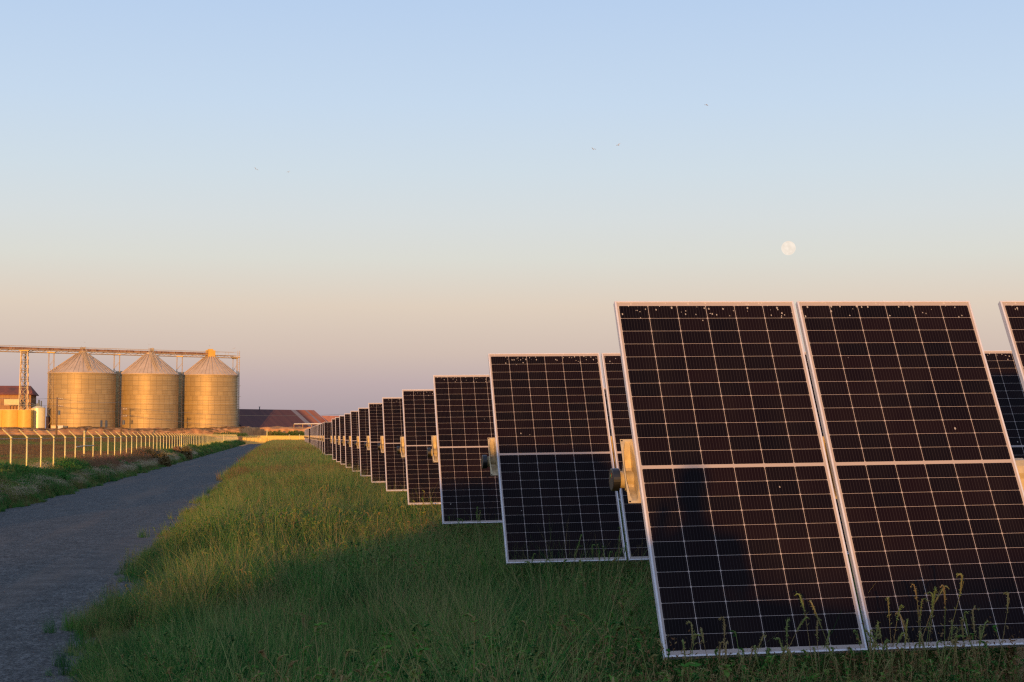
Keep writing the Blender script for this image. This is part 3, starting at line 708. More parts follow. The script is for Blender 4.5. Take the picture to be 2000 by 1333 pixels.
# taller gate posts with brace
for k in (13, 34.9, 69):
    yy = k * FSP; tm = MB(); tm.tube([(-.02, yy, 0), (-.02, yy, FH + .28)], .042, 8)
    for q in range(5): tm.tube([(-.02, yy, FH + .02 + q * .05), (-.02, yy, FH + .035 + q * .05)], .05, 8)
    tm.build('tall_post', m_post, side_f, True)
br = MB(); yy = 13 * FSP
br.tube([(.03, 12 * FSP, FH - .38), (.03, yy, FH - .355), (.03, 14 * FSP, FH - .36)], .024, 6); br.build('brace_rail', m_galv, side_f)
fm = MB(); Lf = (NP - 1) * FSP; fm.face([(0, 0, 0), (0, Lf, 0), (0, Lf, FH - .02), (0, 0, FH - .02)]); fm.build('chain_link_mesh', m_mesh, side_f)
rm = MB(); rm.tube([(0, 0, FH - .02), (0, Lf, FH - .02)], .008, 4)
for q in range(3): rm.tube([(-.08 - .08 * q, 0, FH + .10 + .075 * q), (-.08 - .08 * q, Lf, FH + .10 + .075 * q)], .003, 4)
rm.build('wire', m_galv, side_f)
# cross fence at the far end
YX = FY0 + Lf; cf = empty('cross_fence', (FX, YX, 0)); tag(cf, 'far sunlit chain link fence closing off the end of the road', 'fence')
p2 = pm.build('post', m_post, cf, True); p2.location = (1.5, 0, 0)
for k in range(1, 26):
    c_ = p2.copy(); COL.objects.link(c_); c_.parent = cf; c_.location = (1.5 + k * FSP, 0, 0)
tm = MB(); tm.tube([(0, 0, 0), (0, 0, FH + 1.3)], .09, 8); t0 = tm.build('gate_post', m_post, cf, True); xg = at(521.5, 850, YX).x - FX; t0.location = (xg, -.1, 0)
for px_ in (565, 585): c_ = t0.copy(); COL.objects.link(c_); c_.parent = cf; c_.location = (at(px_, 850, YX).x - FX, -.1, 0); c_.scale = (1, 1, .66)
slat_m, t, p = mat('sunlit_mesh', (.80, .55, .14), .7, 0)  # dense yellow colour stands for distant chain link lit by the sun
oc = worldpos(t); s_ = N(t, 'ShaderNodeSeparateXYZ'); L(t, oc, s_.inputs[0])
L(t, math_(t, 'LESS_THAN', math_(t, 'FRACT', math_(t, 'DIVIDE', s_.outputs[0], .09)), .8), p.inputs['Alpha'])
fm = MB(); fm.face([(0, 0, 0), (90, 0, 0), (90, 0, FH - .05), (0, 0, FH - .05)]); fm.build('slatted_mesh', slat_m, cf)
rm = MB(); rm.tube([(0, 0, FH), (90, 0, FH)], .03, 5); rm.build('top_rail', m_post, cf)

# ================================================================ VEGETATION
def foliage_mat(name, stops, scale=.35, trans=.35, var=.75, seed=0.0):
    """leaf colour drifts with a large world-space noise and from plant to plant"""
    m = bpy.data.materials.new(name); m.use_nodes = True; t = m.node_tree; t.nodes.clear()
    o_ = N(t, 'ShaderNodeOutputMaterial'); df = N(t, 'ShaderNodeBsdfDiffuse'); tl = N(t, 'ShaderNodeBsdfTranslucent'); mx = N(t, 'ShaderNodeMixShader'); mx.inputs[0].default_value = trans
    wp = worldpos(t); oi = N(t, 'ShaderNodeObjectInfo').outputs['Random']
    f = math_(t, 'ADD', math_(t, 'MULTIPLY', noise(t, scale, 3, mapv(t, wp, (1, .75, 0))), 1.25), math_(t, 'MULTIPLY_ADD', noise(t, 1.7, 3, mapv(t, wp, (1, 1, 0))), .55, -.41))
    f = math_(t, 'ADD', f, math_(t, 'MULTIPLY', math_(t, 'SUBTRACT', oi, .5), var))
    r_ = ramp(t, stops); L(t, f, r_.inputs[0])
    L(t, r_.outputs[0], df.inputs[0]); L(t, r_.outputs[0], tl.inputs[0]); L(t, df.outputs[0], mx.inputs[1]); L(t, tl.outputs[0], mx.inputs[2]); L(t, mx.outputs[0], o_.inputs[0])
    return m
m_grass = foliage_mat('grass_green', [(.18, (.02, .09, .025)), (.38, (.045, .18, .035)), (.56, (.10, .25, .045)), (.74, (.20, .26, .07)), (.92, (.22, .16, .07))])
m_grass2 = foliage_mat('grass_deep', [(.2, (.02, .09, .028)), (.55, (.06, .21, .045)), (.8, (.12, .17, .05))])
m_seed = foliage_mat('seed_stalk', [(.3, (.20, .27, .09)), (.5, (.29, .29, .12)), (.7, (.33, .25, .12))])
m_dry = foliage_mat('dry_grass', [(.3, (.20, .12, .055)), (.5, (.26, .19, .09)), (.7, (.17, .09, .045))])
m_pale = foliage_mat('pale_plume', [(.3, (.42, .34, .22)), (.6, (.55, .45, .32)), (.8, (.34, .26, .15))])
m_leaf = foliage_mat('bush_leaf', [(.3, (.04, .15, .035)), (.55, (.09, .21, .045)), (.75, (.17, .19, .055))])
m_leafdry = foliage_mat('bush_dry', [(.3, (.24, .12, .07)), (.55, (.30, .17, .10)), (.75, (.18, .14, .06))])
m_leafolive = foliage_mat('bush_olive', [(.3, (.10, .17, .045)), (.55, (.17, .19, .06)), (.75, (.24, .18, .075))])

def blades(n, rad, hmin, hmax, wid, lean, segs=4, r=None, curl=.6):
    r = r or rnd; V, Fc = [], []
    for _ in range(n):
        a = r.uniform(0, 6.283); q = rad * math.sqrt(r.random()); x, y = q * math.cos(a), q * math.sin(a)
        h = r.uniform(hmin, hmax); la = r.uniform(0, 6.283); ln = r.uniform(.1, 1) * lean * h; wa = r.uniform(0, 6.283); ww = wid * r.uniform(.6, 1.3)
        wx, wy = math.cos(wa) * ww / 2, math.sin(wa) * ww / 2; n0 = len(V)
        for s_ in range(segs + 1):
            u_ = s_ / segs; k = ln * u_ ** 2; z = h * (u_ - curl * .35 * (ln / h) * u_ ** 3); tp = 1 - u_ ** 1.6 * .92
            cx, cy = x + math.cos(la) * k, y + math.sin(la) * k
            V += [(cx - wx * tp, cy - wy * tp, z), (cx + wx * tp, cy + wy * tp, z)]
        for s_ in range(segs): b_ = n0 + 2 * s_; Fc.append((b_, b_ + 1, b_ + 3, b_ + 2))
    return V, Fc
def join(*parts):
    V, Fc, mi = [], [], []
    for i, (v_, f_) in enumerate(parts):
        n0 = len(V); V += v_; Fc += [tuple(a + n0 for a in q) for q in f_]; mi += [i] * len(f_)
    return V, Fc, mi
def src(name, parts, mats):
    V, Fc, mi = join(*parts); me = bpy.data.meshes.new(name); me.from_pydata(V, [], Fc)
    for m_ in mats: me.materials.append(m_)
    me.polygons.foreach_set('material_index', mi); return bpy.data.objects.new(name, me)
def leaves(pts, size, r=None):
    r = r or rnd; V, Fc = [], []
    for (x, y, z) in pts:
        s_ = size * r.uniform(.5, 1.4); a = Vector((r.gauss(0, 1), r.gauss(0, 1), r.gauss(0, .8))).normalized(); b_ = a.cross(Vector((r.gauss(0, 1), r.gauss(0, 1), r.gauss(0, 1)))).normalized()
        c_ = Vector((x, y, z)); n0 = len(V); V += [tuple(c_ - a * s_), tuple(c_ + b_ * s_ * .38), tuple(c_ + a * s_), tuple(c_ - b_ * s_ * .38)]; Fc.append((n0, n0 + 1, n0 + 2, n0 + 3))
    return V, Fc
def stalks(n, rad, hmin, hmax, r=None, head=.10, headr=.007, leafy=True, hook=True, thick=.0022):
    """weed stems with a bristly head that droops in a hook, small alternate leaves"""
    r = r or rnd; S_, H_, Lf_ = MB(), MB(), []
    for _ in range(n):
        a = r.uniform(0, 6.283); q = rad * math.sqrt(r.random()); x, y = q * math.cos(a), q * math.sin(a); h = r.uniform(hmin, hmax); la = r.uniform(0, 6.283); ln = r.uniform(.03, .30) * h
        pts = [Vector((x + math.cos(la) * ln * u_ ** 1.5 + .01 * math.sin(7 * u_ + x * 40), y + math.sin(la) * ln * u_ ** 1.5, h * u_)) for u_ in (0, .35, .7, 1)]
        S_.tube(pts, [thick, thick, thick * .8, thick * .6], 3, False)
        hd = head * r.uniform(.6, 1.5); dirv = (pts[-1] - pts[-2]).normalized(); hp_ = [pts[-1] - dirv * hd * .5]; ha = r.uniform(0, 6.283)
        for k in range(1, 7):
            u_ = k / 6; dv_ = (dirv * (1 - u_ * (.8 if hook else .2)) + Vector((math.cos(ha), math.sin(ha), 0)) * u_ * (.7 if hook else .15) - Vector((0, 0, 1)) * max(0, u_ - .7) * (1.0 if hook else 0)).normalized()
            hp_.append(hp_[-1] + dv_ * hd / 6)
        H_.tube(hp_, [headr * .5, headr, headr * 1.1, headr * 1.1, headr, headr * .8, headr * .3], 5, False)
        Lf_ += [tuple(pp + Vector((r.gauss(0, headr), r.gauss(0, headr), r.gauss(0, headr)))) for pp in hp_ for _ in range(2)]
        if leafy:
            for k in range(int(h * 22)):
                u_ = r.uniform(.15, .9); i_ = min(2, int(u_ * 3)); pp = pts[i_].lerp(pts[i_ + 1], u_ * 3 - i_); Lf_.append(tuple(pp + Vector((r.gauss(0, .012), r.gauss(0, .012), 0))))
    return (S_.v, S_.f), (H_.v, H_.f), Lf_
def ball_pts(n, rx, ry, h, r=None, shell=.5):
    r = r or rnd; P = []
    while len(P) < n:
        x, y, z = r.uniform(-1, 1), r.uniform(-1, 1), r.uniform(0, 1); d = math.sqrt(x * x + y * y + (z * .95) ** 2)
        if d < 1 and d > shell * r.random(): P.append((x * rx, y * ry, z * h))
    return P

SRC = bpy.data.collections.new('vegetation_sources')
def sources(cname, objs):
    c_ = bpy.data.collections.new(cname)
    for o_ in objs: c_.objects.link(o_)
    return c_
near = []
for k in range(4): near.append(src('a%d_tuft' % k, [blades(95, .18, .16, .50, .0062, .9), blades(24, .14, .3, .66, .0045, .6), blades(12, .2, .35, .78, .0032, .55, 5)], [m_grass, m_grass2, m_seed]))
for k in range(2):
    st, hd, lf = stalks(12, .17, .26, .60, head=.045, headr=.0034, hook=True); near.append(src('b%d_weed' % k, [blades(35, .18, .12, .35, .006, .8), (st[0], st[1]), (hd[0], hd[1]), leaves(lf, .010)], [m_grass2, m_seed, m_seed, m_grass]))
near.append(src('c0_seedgrass', [blades(60, .18, .2, .62, .004, .5), leaves([(rnd.gauss(0, .12), rnd.gauss(0, .12), rnd.uniform(.35, .62)) for _ in range(160)], .008)], [m_dry, m_dry]))
near.append(src('d0_leafy', [blades(30, .14, .15, .4, .006, .6), leaves(ball_pts(260, .18, .18, .38), .017)], [m_grass, m_grass2]))
for k in range(2): near.append(src('e%d_wild' % k, [blades(64, .12, .35, .80, .0075, 1.0, 5), blades(26, .10, .5, 1.0, .0042, .6, 5)], [(m_grass, m_grass2)[k], m_seed]))
C_NEAR = sources('near_tufts', near)      # idx 0-3 grass, 4-5 weed, 6 seedgrass, 7 leafy
far = []
for k in range(3): far.append(src('a%d_far' % k, [blades(110, .40, .15, .48, .014, .7, 3), blades(14, .4, .3, .60, .009, .4, 3)], [m_grass, m_seed]))
far.append(src('b0_far_dry', [blades(90, .40, .15, .55, .012, .6, 3)], [m_dry]))
C_FAR = sources('far_tufts', far)
stub = [src('a%d_stub' % k, [blades(70, .55, .06, .26, .022, .8, 2)], [(m_dry, m_leafolive)[k]]) for k in range(2)]
C_STUB = sources('field_tufts', stub)
vb = []
vb.append(src('a0_bush', [leaves(ball_pts(800, .5, .5, .72), .045), blades(50, .4, .3, .9, .012, .5)], [m_leaf, m_leafolive]))
vb.append(src('b0_bush_olive', [leaves(ball_pts(600, .45, .45, .62), .036), blades(120, .45, .3, .85, .010, .6)], [m_leafolive, m_grass]))
vb.append(src('c0_plume', [blades(160, .32, .3, .68, .006, .8), leaves([(rnd.gauss(0, .2), rnd.gauss(0, .2), rnd.uniform(.35, .66)) for _ in range(600)], .016)], [m_leafolive, m_pale]))
vb.append(src('d0_bush_dry', [leaves(ball_pts(900, .5, .5, .8), .03), blades(140, .45, .3, .95, .009, .5)], [m_leafdry, m_leafdry]))
vb.append(src('e0_grass', [blades(150, .4, .2, .55, .008, .7)], [m_grass]))
C_VERGE = sources('verge_bushes', vb)

def scatter(name, pts, rot, scl, idx, coll, **tags):
    n_ = len(pts); me = bpy.data.meshes.new(name); me.vertices.add(n_); me.vertices.foreach_set('co', np.asarray(pts, dtype=np.float32).ravel())
    for nm, ty, data, key in (('rot', 'FLOAT_VECTOR', rot, 'vector'), ('scl', 'FLOAT_VECTOR', scl, 'vector'), ('pick', 'INT', idx, 'value')):
        at_ = me.attributes.new(nm, ty, 'POINT'); at_.data.foreach_set(key, np.asarray(data, dtype=np.int32 if ty == 'INT' else np.float32).ravel())
    o_ = bpy.data.objects.new(name, me); COL.objects.link(o_)
    ng = bpy.data.node_groups.new(name + '_nodes', 'GeometryNodeTree'); ng.interface.new_socket('Geometry', in_out='INPUT', socket_type='NodeSocketGeometry'); ng.interface.new_socket('Geometry', in_out='OUTPUT', socket_type='NodeSocketGeometry')
    gi = ng.nodes.new('NodeGroupInput'); go = ng.nodes.new('NodeGroupOutput'); ip = ng.nodes.new('GeometryNodeInstanceOnPoints'); ci = ng.nodes.new('GeometryNodeCollectionInfo')
    ci.inputs['Collection'].default_value = coll; ci.inputs['Separate Children'].default_value = True; ci.inputs['Reset Children'].default_value = True
    ip.inputs['Pick Instance'].default_value = True
    def na(nm, ty): q = ng.nodes.new('GeometryNodeInputNamedAttribute'); q.data_type = ty; q.inputs['Name'].default_value = nm; return q.outputs['Attribute']
    ng.links.new(gi.outputs[0], ip.inputs['Points']); ng.links.new(ci.outputs[0], ip.inputs['Instance']); ng.links.new(na('pick', 'INT'), ip.inputs['Instance Index'])
    eu = ng.nodes.new('FunctionNodeEulerToRotation'); ng.links.new(na('rot', 'FLOAT_VECTOR'), eu.inputs[0]); ng.links.new(eu.outputs[0], ip.inputs['Rotation'])
    ng.links.new(na('scl', 'FLOAT_VECTOR'), ip.inputs['Scale']); ng.links.new(ip.outputs[0], go.inputs[0])
    md = o_.modifiers.new('scatter', 'NODES'); md.node_group = ng; tag(o_, **tags); return o_
def rs(n_, smin, smax, tilt=.12, wide=(1, 1)):
    rot = np.stack([rng.normal(0, tilt, n_), rng.normal(0, tilt, n_), rng.uniform(0, 6.283, n_)], -1)
    s_ = rng.uniform(smin, smax, n_); w_ = rng.uniform(*wide, n_) if wide != (1, 1) else np.ones(n_); return rot, np.stack([s_ * w_, s_ * w_, s_], -1)
def inview(X, Y, mpx=70):
    """keep points whose column is inside (or near) the picture, so stepping aside still shows grass"""
    u_ = CX + F_PX * (X * RGT.x + Y * RGT.y) / np.maximum(X * FWD.x + Y * FWD.y, .1); return (u_ > -500) & (u_ < 2500)
gx_edge = lambda Y: ROAD_R + .05 + 1.7 * np.exp(-Y / 8.5) + .14 * np.sin(Y * .9 + 4) + .10 * np.sin(Y * 2.3 + 8) + .07 * np.sin(Y * 5.1 + 12)
def field_pts(n_, y0, y1, x1, pw=1.0):
    Y = y0 + (y1 - y0) * rng.random(n_) ** pw; X = -2.3 + (x1 + 2.3) * rng.random(n_); k = (X > gx_edge(Y) + .12 * rng.standard_normal(n_)) & inview(X, Y); return X[k], Y[k]
allP, allR, allS, allI = [], [], [], []
for n_, y0, y1, x1 in ((6800, 4.5, 16, 9.5), (8200, 16, 32, 12), (7500, 32, 62, 12)):
    X, Y = field_pts(n_, y0, y1, x1); m = len(X)
    q = vnoise(X + 50, Y + 50, 2.2, 31) * .6 + vnoise(X + 50, Y + 50, .8, 32) * .4; weed = vnoise(X + 90, Y, 2.6, 33); pick = rng.integers(0, 4, m); u_ = rng.random(m)
    wp_ = .10 + .62 * ((Y < 9.6) & (X > .2)) + .25 * ((Y > 17) & (Y < 24) & (weed > .5)) + .25 * (weed > .62)
    pick = np.where(u_ < wp_, rng.integers(4, 6, m), pick); dry = vnoise(X + 20, Y + 70, 4, 34)
    pick = np.where((dry > .68) & (Y > 15) & (rng.random(m) < .45), 6, pick); pick = np.where((q < .36) & (rng.random(m) < .4), 7, pick)
    wild = (vnoise(X + 11, Y + 5, 1.1, 77) > .60) & (rng.random(m) < .30) & ~((Y < 9.5) & (X > 1.5)); pick = np.where(wild, rng.integers(8, 10, m), pick)
    rot, scl = rs(m, .62, 1.42, .17, (.9, 1.35)); hs = .38 + .95 * q; hs = np.where(wild, .62 + .3 * q, hs); eg = np.clip((X - gx_edge(Y)) / .9, .12, 1); scl = scl * (hs * (.30 + .70 * eg))[:, None]
    scl = scl * np.where((Y < 8.6) & (X > 1.6), .74, 1.0)[:, None]
    allP.append(np.stack([X, Y, np.zeros(m)], -1)); allR.append(rot); allS.append(scl); allI.append(pick)
scatter('grass', np.concatenate(allP), np.concatenate(allR), np.concatenate(allS), np.concatenate(allI), C_NEAR, label='tall rough green grass between the road and the solar panels', cat='grass', kind='stuff')
X, Y = field_pts(26000, 60, 345, 16, 1.15); m = len(X)
rot, scl = rs(m, .75, 1.2); dry = vnoise(X + 20, Y + 70, 6, 34); pick = np.where((dry > .62) & (rng.random(m) < .45), 3, rng.integers(0, 3, m))
scl = scl * (1 + .75 * smooth(58, 125, Y) * np.clip((X - ROAD_R) / 1.2, .3, 1))[:, None]
scatter('grass', np.stack([X, Y, np.zeros(m)], -1), rot, scl, pick, C_FAR, label='distant green and tawny grass running to the far fence', cat='grass', kind='stuff')
# low weeds creeping into the gravel
n_ = 1100; Y = 7 + 60 * rng.random(n_) ** 1.5; X = gx_edge(Y) + .12 - np.abs(rng.normal(0, .16, n_)); rot, scl = rs(n_, .14, .5)
scatter('weeds', np.stack([X, Y, np.full(n_, .01)], -1), rot, scl, rng.integers(0, 8, n_), C_NEAR, label='short weeds creeping over the right edge of the gravel', cat='weeds', kind='stuff')
n_ = 420; Y = 7.15 + 1.0 * rng.random(n_); X = 1.7 + 3.4 * rng.random(n_); rot, scl = rs(n_, .7, 1.28, .12)
scatter('weeds', np.stack([X, Y, np.zeros(n_)], -1), rot, scl, rng.choice([4, 5, 4, 5, 4, 6], n_), C_NEAR, label='dense fine olive weeds along the bottom edge of the nearest panels', cat='weeds', kind='stuff')
# verge left of the road
n_ = 9000; Y = 28 + 315 * rng.random(n_) ** 1.5; X = ROAD_L - .15 - 1.9 * rng.random(n_) ** .8 - .1 * np.sin(Y)
zone = vnoise(X + 40, Y * .5, 2.2, 41); pick = np.where(zone > .66, 0, np.where(zone > .5, 1, np.where(zone > .38, 2, 4)))
pick = np.where((X > ROAD_L - .9) & (rng.random(n_) < .6), 2, pick); pick = np.where((Y > 63) & (Y < 100) & (X < -7.2) & (rng.random(n_) < .75), 3, pick); pick = np.where((Y > 140) & (pick == 2), 1, pick)
rot, scl = rs(n_, .6, 1.15); eg = np.clip((ROAD_L - X) / 1.4, .35, 1); scl = scl * ((.40 + .62 * eg) * (.72 + .62 * vnoise(X, Y, 3.5, 43)))[:, None]
scatter('verge_plants', np.stack([X, Y, np.zeros(n_)], -1), rot, scl, pick, C_VERGE, label='tangled weeds, low bushes and pale plumes between the road and the left fence', cat='weeds', kind='stuff')
n_ = 8000; Y = 26 + 240 * rng.random(n_) ** 1.7; X = ROAD_L + .18 - .75 * rng.random(n_) + .14 * np.sin(Y * .9 + 1) + .1 * np.sin(Y * 2.3 + 2); rot, scl = rs(n_, .35, .8); scl = scl * (.35 + .8 * np.clip((ROAD_L + .2 - X), 0, 1))[:, None]
scatter('verge_grass', np.stack([X, Y, np.zeros(n_)], -1), rot, scl, rng.choice([0, 1, 2, 3, 6, 7], n_), C_NEAR, label='short grass along the left edge of the gravel road', cat='grass', kind='stuff')
# dry field stubble beyond the fence
n_ = 34000; Y = 34 + 270 * rng.random(n_) ** .8; X = -8.6 - (Y * .215) * rng.random(n_); kk = Y < 279 + .8 * (X + 60); X, Y = X[kk], Y[kk]; n_ = len(X); zf = field_h(X, Y); rot, scl = rs(n_, .6, 1.3, .1)
pick = np.where(vnoise(X + 300, Y, 12, 51) > .55, 1, 0)
scatter('dry_stubble', np.stack([X, Y, zf - .02], -1), rot, scl, pick, C_STUB, label='dry brown stubble covering the field beyond the left fence', cat='stubble', kind='stuff')
# scrub tufts on the levee face
n_ = 2600; X = -75 + 68 * rng.random(n_); Y = 284 + .8 * (X + 60) + 7 * rng.random(n_); rot, scl = rs(n_, .5, 1.0, .1)
scatter('levee_tufts', np.stack([X, Y, levee_h(X, Y) - .05], -1), rot, scl, np.zeros(n_, int), C_STUB, label='sparse dry tufts on the orange earth levee', cat='dry tufts', kind='stuff')

# individual bushes on the levee and the verge
def bush(px, py_base, Y, wpx, hpx, m_l, label, grp=None, base=None, leafs=900, name='bush'):
    c_ = at(px, py_base, Y); rx = wpx / 2 / F_PX * Y; h = hpx / F_PX * Y; zb = c_.z if base is None else base; r = random.Random(int(px * 7 + Y))
    o_ = empty(name, (c_.x, Y, zb)); tag(o_, label, 'bush', grp)
    P = []; nl = max(2, int(rx / h * 2) + 2)
    for k in range(nl):
        ox = (k / (nl - 1) - .5) * 2 * rx * .75; hh = h * r.uniform(.65, 1.0) * (1 - .3 * abs(ox / rx)); s_ = max(rx / nl * 1.7, h * .35)
        P += [(x + ox, y, z) for x, y, z in ball_pts(leafs // nl, s_, max(.5 * rx, .4 * h), hh, r, .8)]
    v_, f_ = leaves(P, max(.03, h * .085), r); me = MB(); me.v, me.f = v_, f_; me.build('foliage', m_l, o_)
    st = MB()
    for k in range(5): a = r.uniform(0, 6.28); st.tube([(r.gauss(0, rx * .2), 0, -.2), (math.cos(a) * rx * .5, math.sin(a) * .3, h * .6)], [.03 * h, .01 * h], 5)
    st.build('stem', m_pole, o_); return o_
G1 = 'dark bushes along the levee'
bush(450, 852, 318, 72, 11, m_leafolive, 'long low dark bush on the levee below the rightmost silo', G1, leafs=2600)
bush(541, 855, 343, 36, 18, m_leafolive, 'round dark bush on the orange bank below the left part of the barn', G1, leafs=1800)
bush(578, 855, 345, 28, 18, m_leafolive, 'small dark bush just left of the farthest solar rows, beneath the barn', G1, leafs=1500)
bush(538, 862, 322, 9, 9, m_leaf, 'tiny green bush right before the far yellow fence', G1, leafs=500, base=0)
G2 = 'leafy bushes on the left verge'
for px, Y, wp_, hp2, mm, lab in ((236, 75.4, 22, 26, m_leaf, 'bright leafy bush beneath the brace of the left fence'), (190, 65.6, 30, 24, m_leaf, 'broad dark green bush at the fence just left of the bright leafy one'), (108, 53.2, 34, 30, m_leaf, 'green bush under the fourth fence post from the left edge'),
                             (26, 44.7, 14, 28, m_leaf, 'thin green bush beside the leftmost fence post'), (290, 91.6, 64, 30, m_leafdry, 'large reddish brown dry bush at the left fence'), (345, 117.2, 46, 22, m_leafdry, 'smaller reddish dry bush farther along the left fence')):
    bush(px, 850.7 + CAMZ * F_PX / Y - 1, Y, wp_, hp2 + 14, mm, lab, G2, base=0, leafs=1800)

# tall hooked weeds standing before the panels
def tall_weed(x, y, h, seedn, label, branches=5, lean=.15, flower=False):
    r = random.Random(seedn); o_ = empty('tall_weed', (x, y, 0)); tag(o_, label, 'weed', 'tall weeds standing before the panels'); st, hd, lf = MB(), MB(), []
    for k in range(branches):
        hh = h * (1 if k == 0 else r.uniform(.55, .92)); la = r.uniform(0, 6.283); ln = hh * lean * r.uniform(.3, 1.6)
        base = Vector((r.gauss(0, .02), r.gauss(0, .02), 0)); pts = [base + Vector((math.cos(la) * ln * u_ ** 1.3, math.sin(la) * ln * u_ ** 1.3, hh * u_)) for u_ in (0, .3, .6, .85, 1)]
        st.tube(pts, [.0024, .0021, .0018, .0015, .0012], 5, False)
        hl = .05 + .09 * r.random(); tk = r.uniform(.5, .85); hk = r.uniform(.15, 1.1); ha = r.uniform(0, 6.283); dv0 = (pts[-1] - pts[-2]).normalized(); hp_ = [pts[-1] - dv0 * hl * .7]; side_v = Vector((math.cos(ha), math.sin(ha), 0))
        for q in range(1, 11):
            u_ = q / 10; k_ = max(0, (u_ - .72) / .28); dv_ = (dv0 * (1 - k_ * 1.0) + side_v * (.08 + .12 * hk + k_ * .9 * hk) - Vector((0, 0, 1)) * max(0, k_ - .55) * 2.2 * hk).normalized(); hp_.append(hp_[-1] + dv_ * hl * 1.25 / 10)
        hd = MB(); hd.tube(hp_, [x_ * tk for x_ in (.0025, .004, .005, .0055, .0058, .0058, .0056, .0056, .0056, .0054, .003)], 6, True); hd.build('seed_head', m_seed, o_, True)
        for pp in hp_:
            for _ in range(4): lf.append(tuple(pp + Vector((r.gauss(0, .0045), r.gauss(0, .0045), r.gauss(0, .0045)))))
        for q in range(int(hh * 9)):
            u_ = r.uniform(.1, .92); i_ = min(3, int(u_ * 4)); pp = pts[i_].lerp(pts[i_ + 1], min(1, u_ * 4 - i_)); a = r.uniform(0, 6.28); le = r.uniform(.02, .06) * (1.2 - u_)
            tip = pp + Vector((math.cos(a) * le, math.sin(a) * le, le * .8)); st.tube([pp, tip], [.0014, .0008], 3, False); lf += [tuple(tip), tuple(pp.lerp(tip, .6))]
    st.build('stem', m_seed, o_); v_, f_ = leaves(lf, .0065, r); q = MB(); q.v, q.f = v_, f_; q.build('foliage', m_seed if not flower else m_grass, o_)
    return o_
weeds = [(1325, 7.75, .80), (1348, 7.7, .74), (1385, 7.85, .80), (1418, 7.8, .76), (1440, 7.75, .86), (1470, 7.7, .72), (1500, 7.65, .74), (1548, 7.8, .79), (1572, 7.8, .74), (1612, 7.9, .92), (1640, 7.7, .76), (1668, 7.7, .82),
         (1700, 7.75, .90), (1720, 7.8, .98), (1750, 7.75, .92), (1772, 7.8, .98), (1795, 7.8, 1.06), (1812, 7.9, .97), (1835, 7.8, 1.0), (1868, 7.7, .80), (1905, 7.8, .80), (1938, 7.85, .92), (1975, 7.75, .84)]
spots = ['over the left corner of', 'just right of the left corner of', 'in the left third of', 'left of the middle of', 'nearly at the middle of', 'just past the middle of', 'right of the middle of', 'in the right third of', 'near the right third line of', 'leaning by the right third of', 'close to the right end of', 'at the right end of']
for i, (px, Y, h) in enumerate(weeds):
    xx = at(px, 1250, Y).x; q = i if i < 12 else i - 12
    tall_weed(xx, Y, h, 100 + i, 'hooked weed %s the %s nearest panel' % (spots[q], 'left' if i < 12 else 'right'), 5, .26)
for i, (px, Y, h, lab) in enumerate(((1185, 13.8, .92, 'tallest bushy green weed before the right part of the second row'), (1098, 13.9, .86, 'thin tall weed before the middle of the second row'), (1030, 14.0, .72, 'short weed before the left part of the second row'), (905, 20, .78, 'weed at the lower edge of the third row'), (945, 20.1, .84, 'taller weed at the lower right of the third row'))):
    tall_weed(at(px, 1050, Y).x, Y, h, 200 + i, lab, 11 if i == 0 else 6, .28, True)

# ================================================================ MOON AND BIRDS
mp = at(1540, 485, 3000); mr_ = 13.6 / F_PX * (mp - Vector((0, 0, CAMZ))).length
m_moon, t, p = mat('moonlight', (0, 0, 0), 1, 0, 0)
f = noise(t, .09, 5, objpos(t)); r_ = ramp(t, [(.38, lin(240, 226, 210)), (.6, lin(252, 238, 222))]); L(t, f, r_.inputs[0]); L(t, r_.outputs[0], p.inputs['Emission Color']); p.inputs['Emission Strength'].default_value = 1
bm = bmesh.new(); bmesh.ops.create_uvsphere(bm, u_segments=48, v_segments=24, radius=mr_); me = bpy.data.meshes.new('moon'); bm.to_mesh(me); bm.free(); me.materials.append(m_moon)
for q in me.polygons: q.use_smooth = True
mo = bpy.data.objects.new('moon', me); COL.objects.link(mo); mo.location = mp; tag(mo, 'pale full moon in the evening sky above the solar panels', 'moon')
m_bird = noisy('gull_plumage', (.40, .40, .40), (.48, .46, .44), 5, .7)
def bird(px, py, Y, span, bank, label, flap=.35):
    c_ = at(px, py, Y); o_ = empty('bird', c_, (R(6), bank, R(25))); tag(o_, label, 'bird', 'birds flying in the sky')
    b_ = MB(); l_ = span * .38; b_.tube([(0, -l_ * .5, 0), (0, -l_ * .35, 0), (0, -l_ * .05, 0), (0, l_ * .25, 0), (0, l_ * .42, .01), (0, l_ * .5, 0)], [.01 * span, .035 * span, .06 * span, .045 * span, .03 * span, .004], 8); b_.build('body', m_bird, o_, True)
    for s_ in (-1, 1):
        w_ = MB(); h = span / 2
        pts = [(0, .09, 0), (h * .5, .12, flap), (h, -.02, flap * .55), (h, -.05, flap * .55), (h * .5, -.06, flap), (0, -.09, 0)]
        P = [(s_ * x, y * span, z * h) for x, y, z in pts]; Q = [(x, y, z - .02 * span) for x, y, z in P]
        w_.face(P[:2] + P[4:]); w_.face(P[1:5]); w_.face(list(reversed(Q[:2] + Q[4:]))); w_.face(list(reversed(Q[1:5])))
        for k in range(6): w_.face([P[k], P[(k + 1) % 6], Q[(k + 1) % 6], Q[k]])
        w_.build('wing', m_bird, o_)
bird(500, 331, 230, .75, .5, 'left of the two birds flying above the silos, high up')
bird(563.5, 336.5, 240, .7, -.4, 'right of the two birds flying high above the barn')
bird(1159, 292, 200, .8, .2, 'lower left bird of the pair in the upper middle sky')
bird(1208, 284, 200, .85, -.5, 'upper right bird of the pair in the upper middle sky')
bird(1380, 204.5, 210, .8, .1, 'highest bird, alone above the moon to its left', -.3)
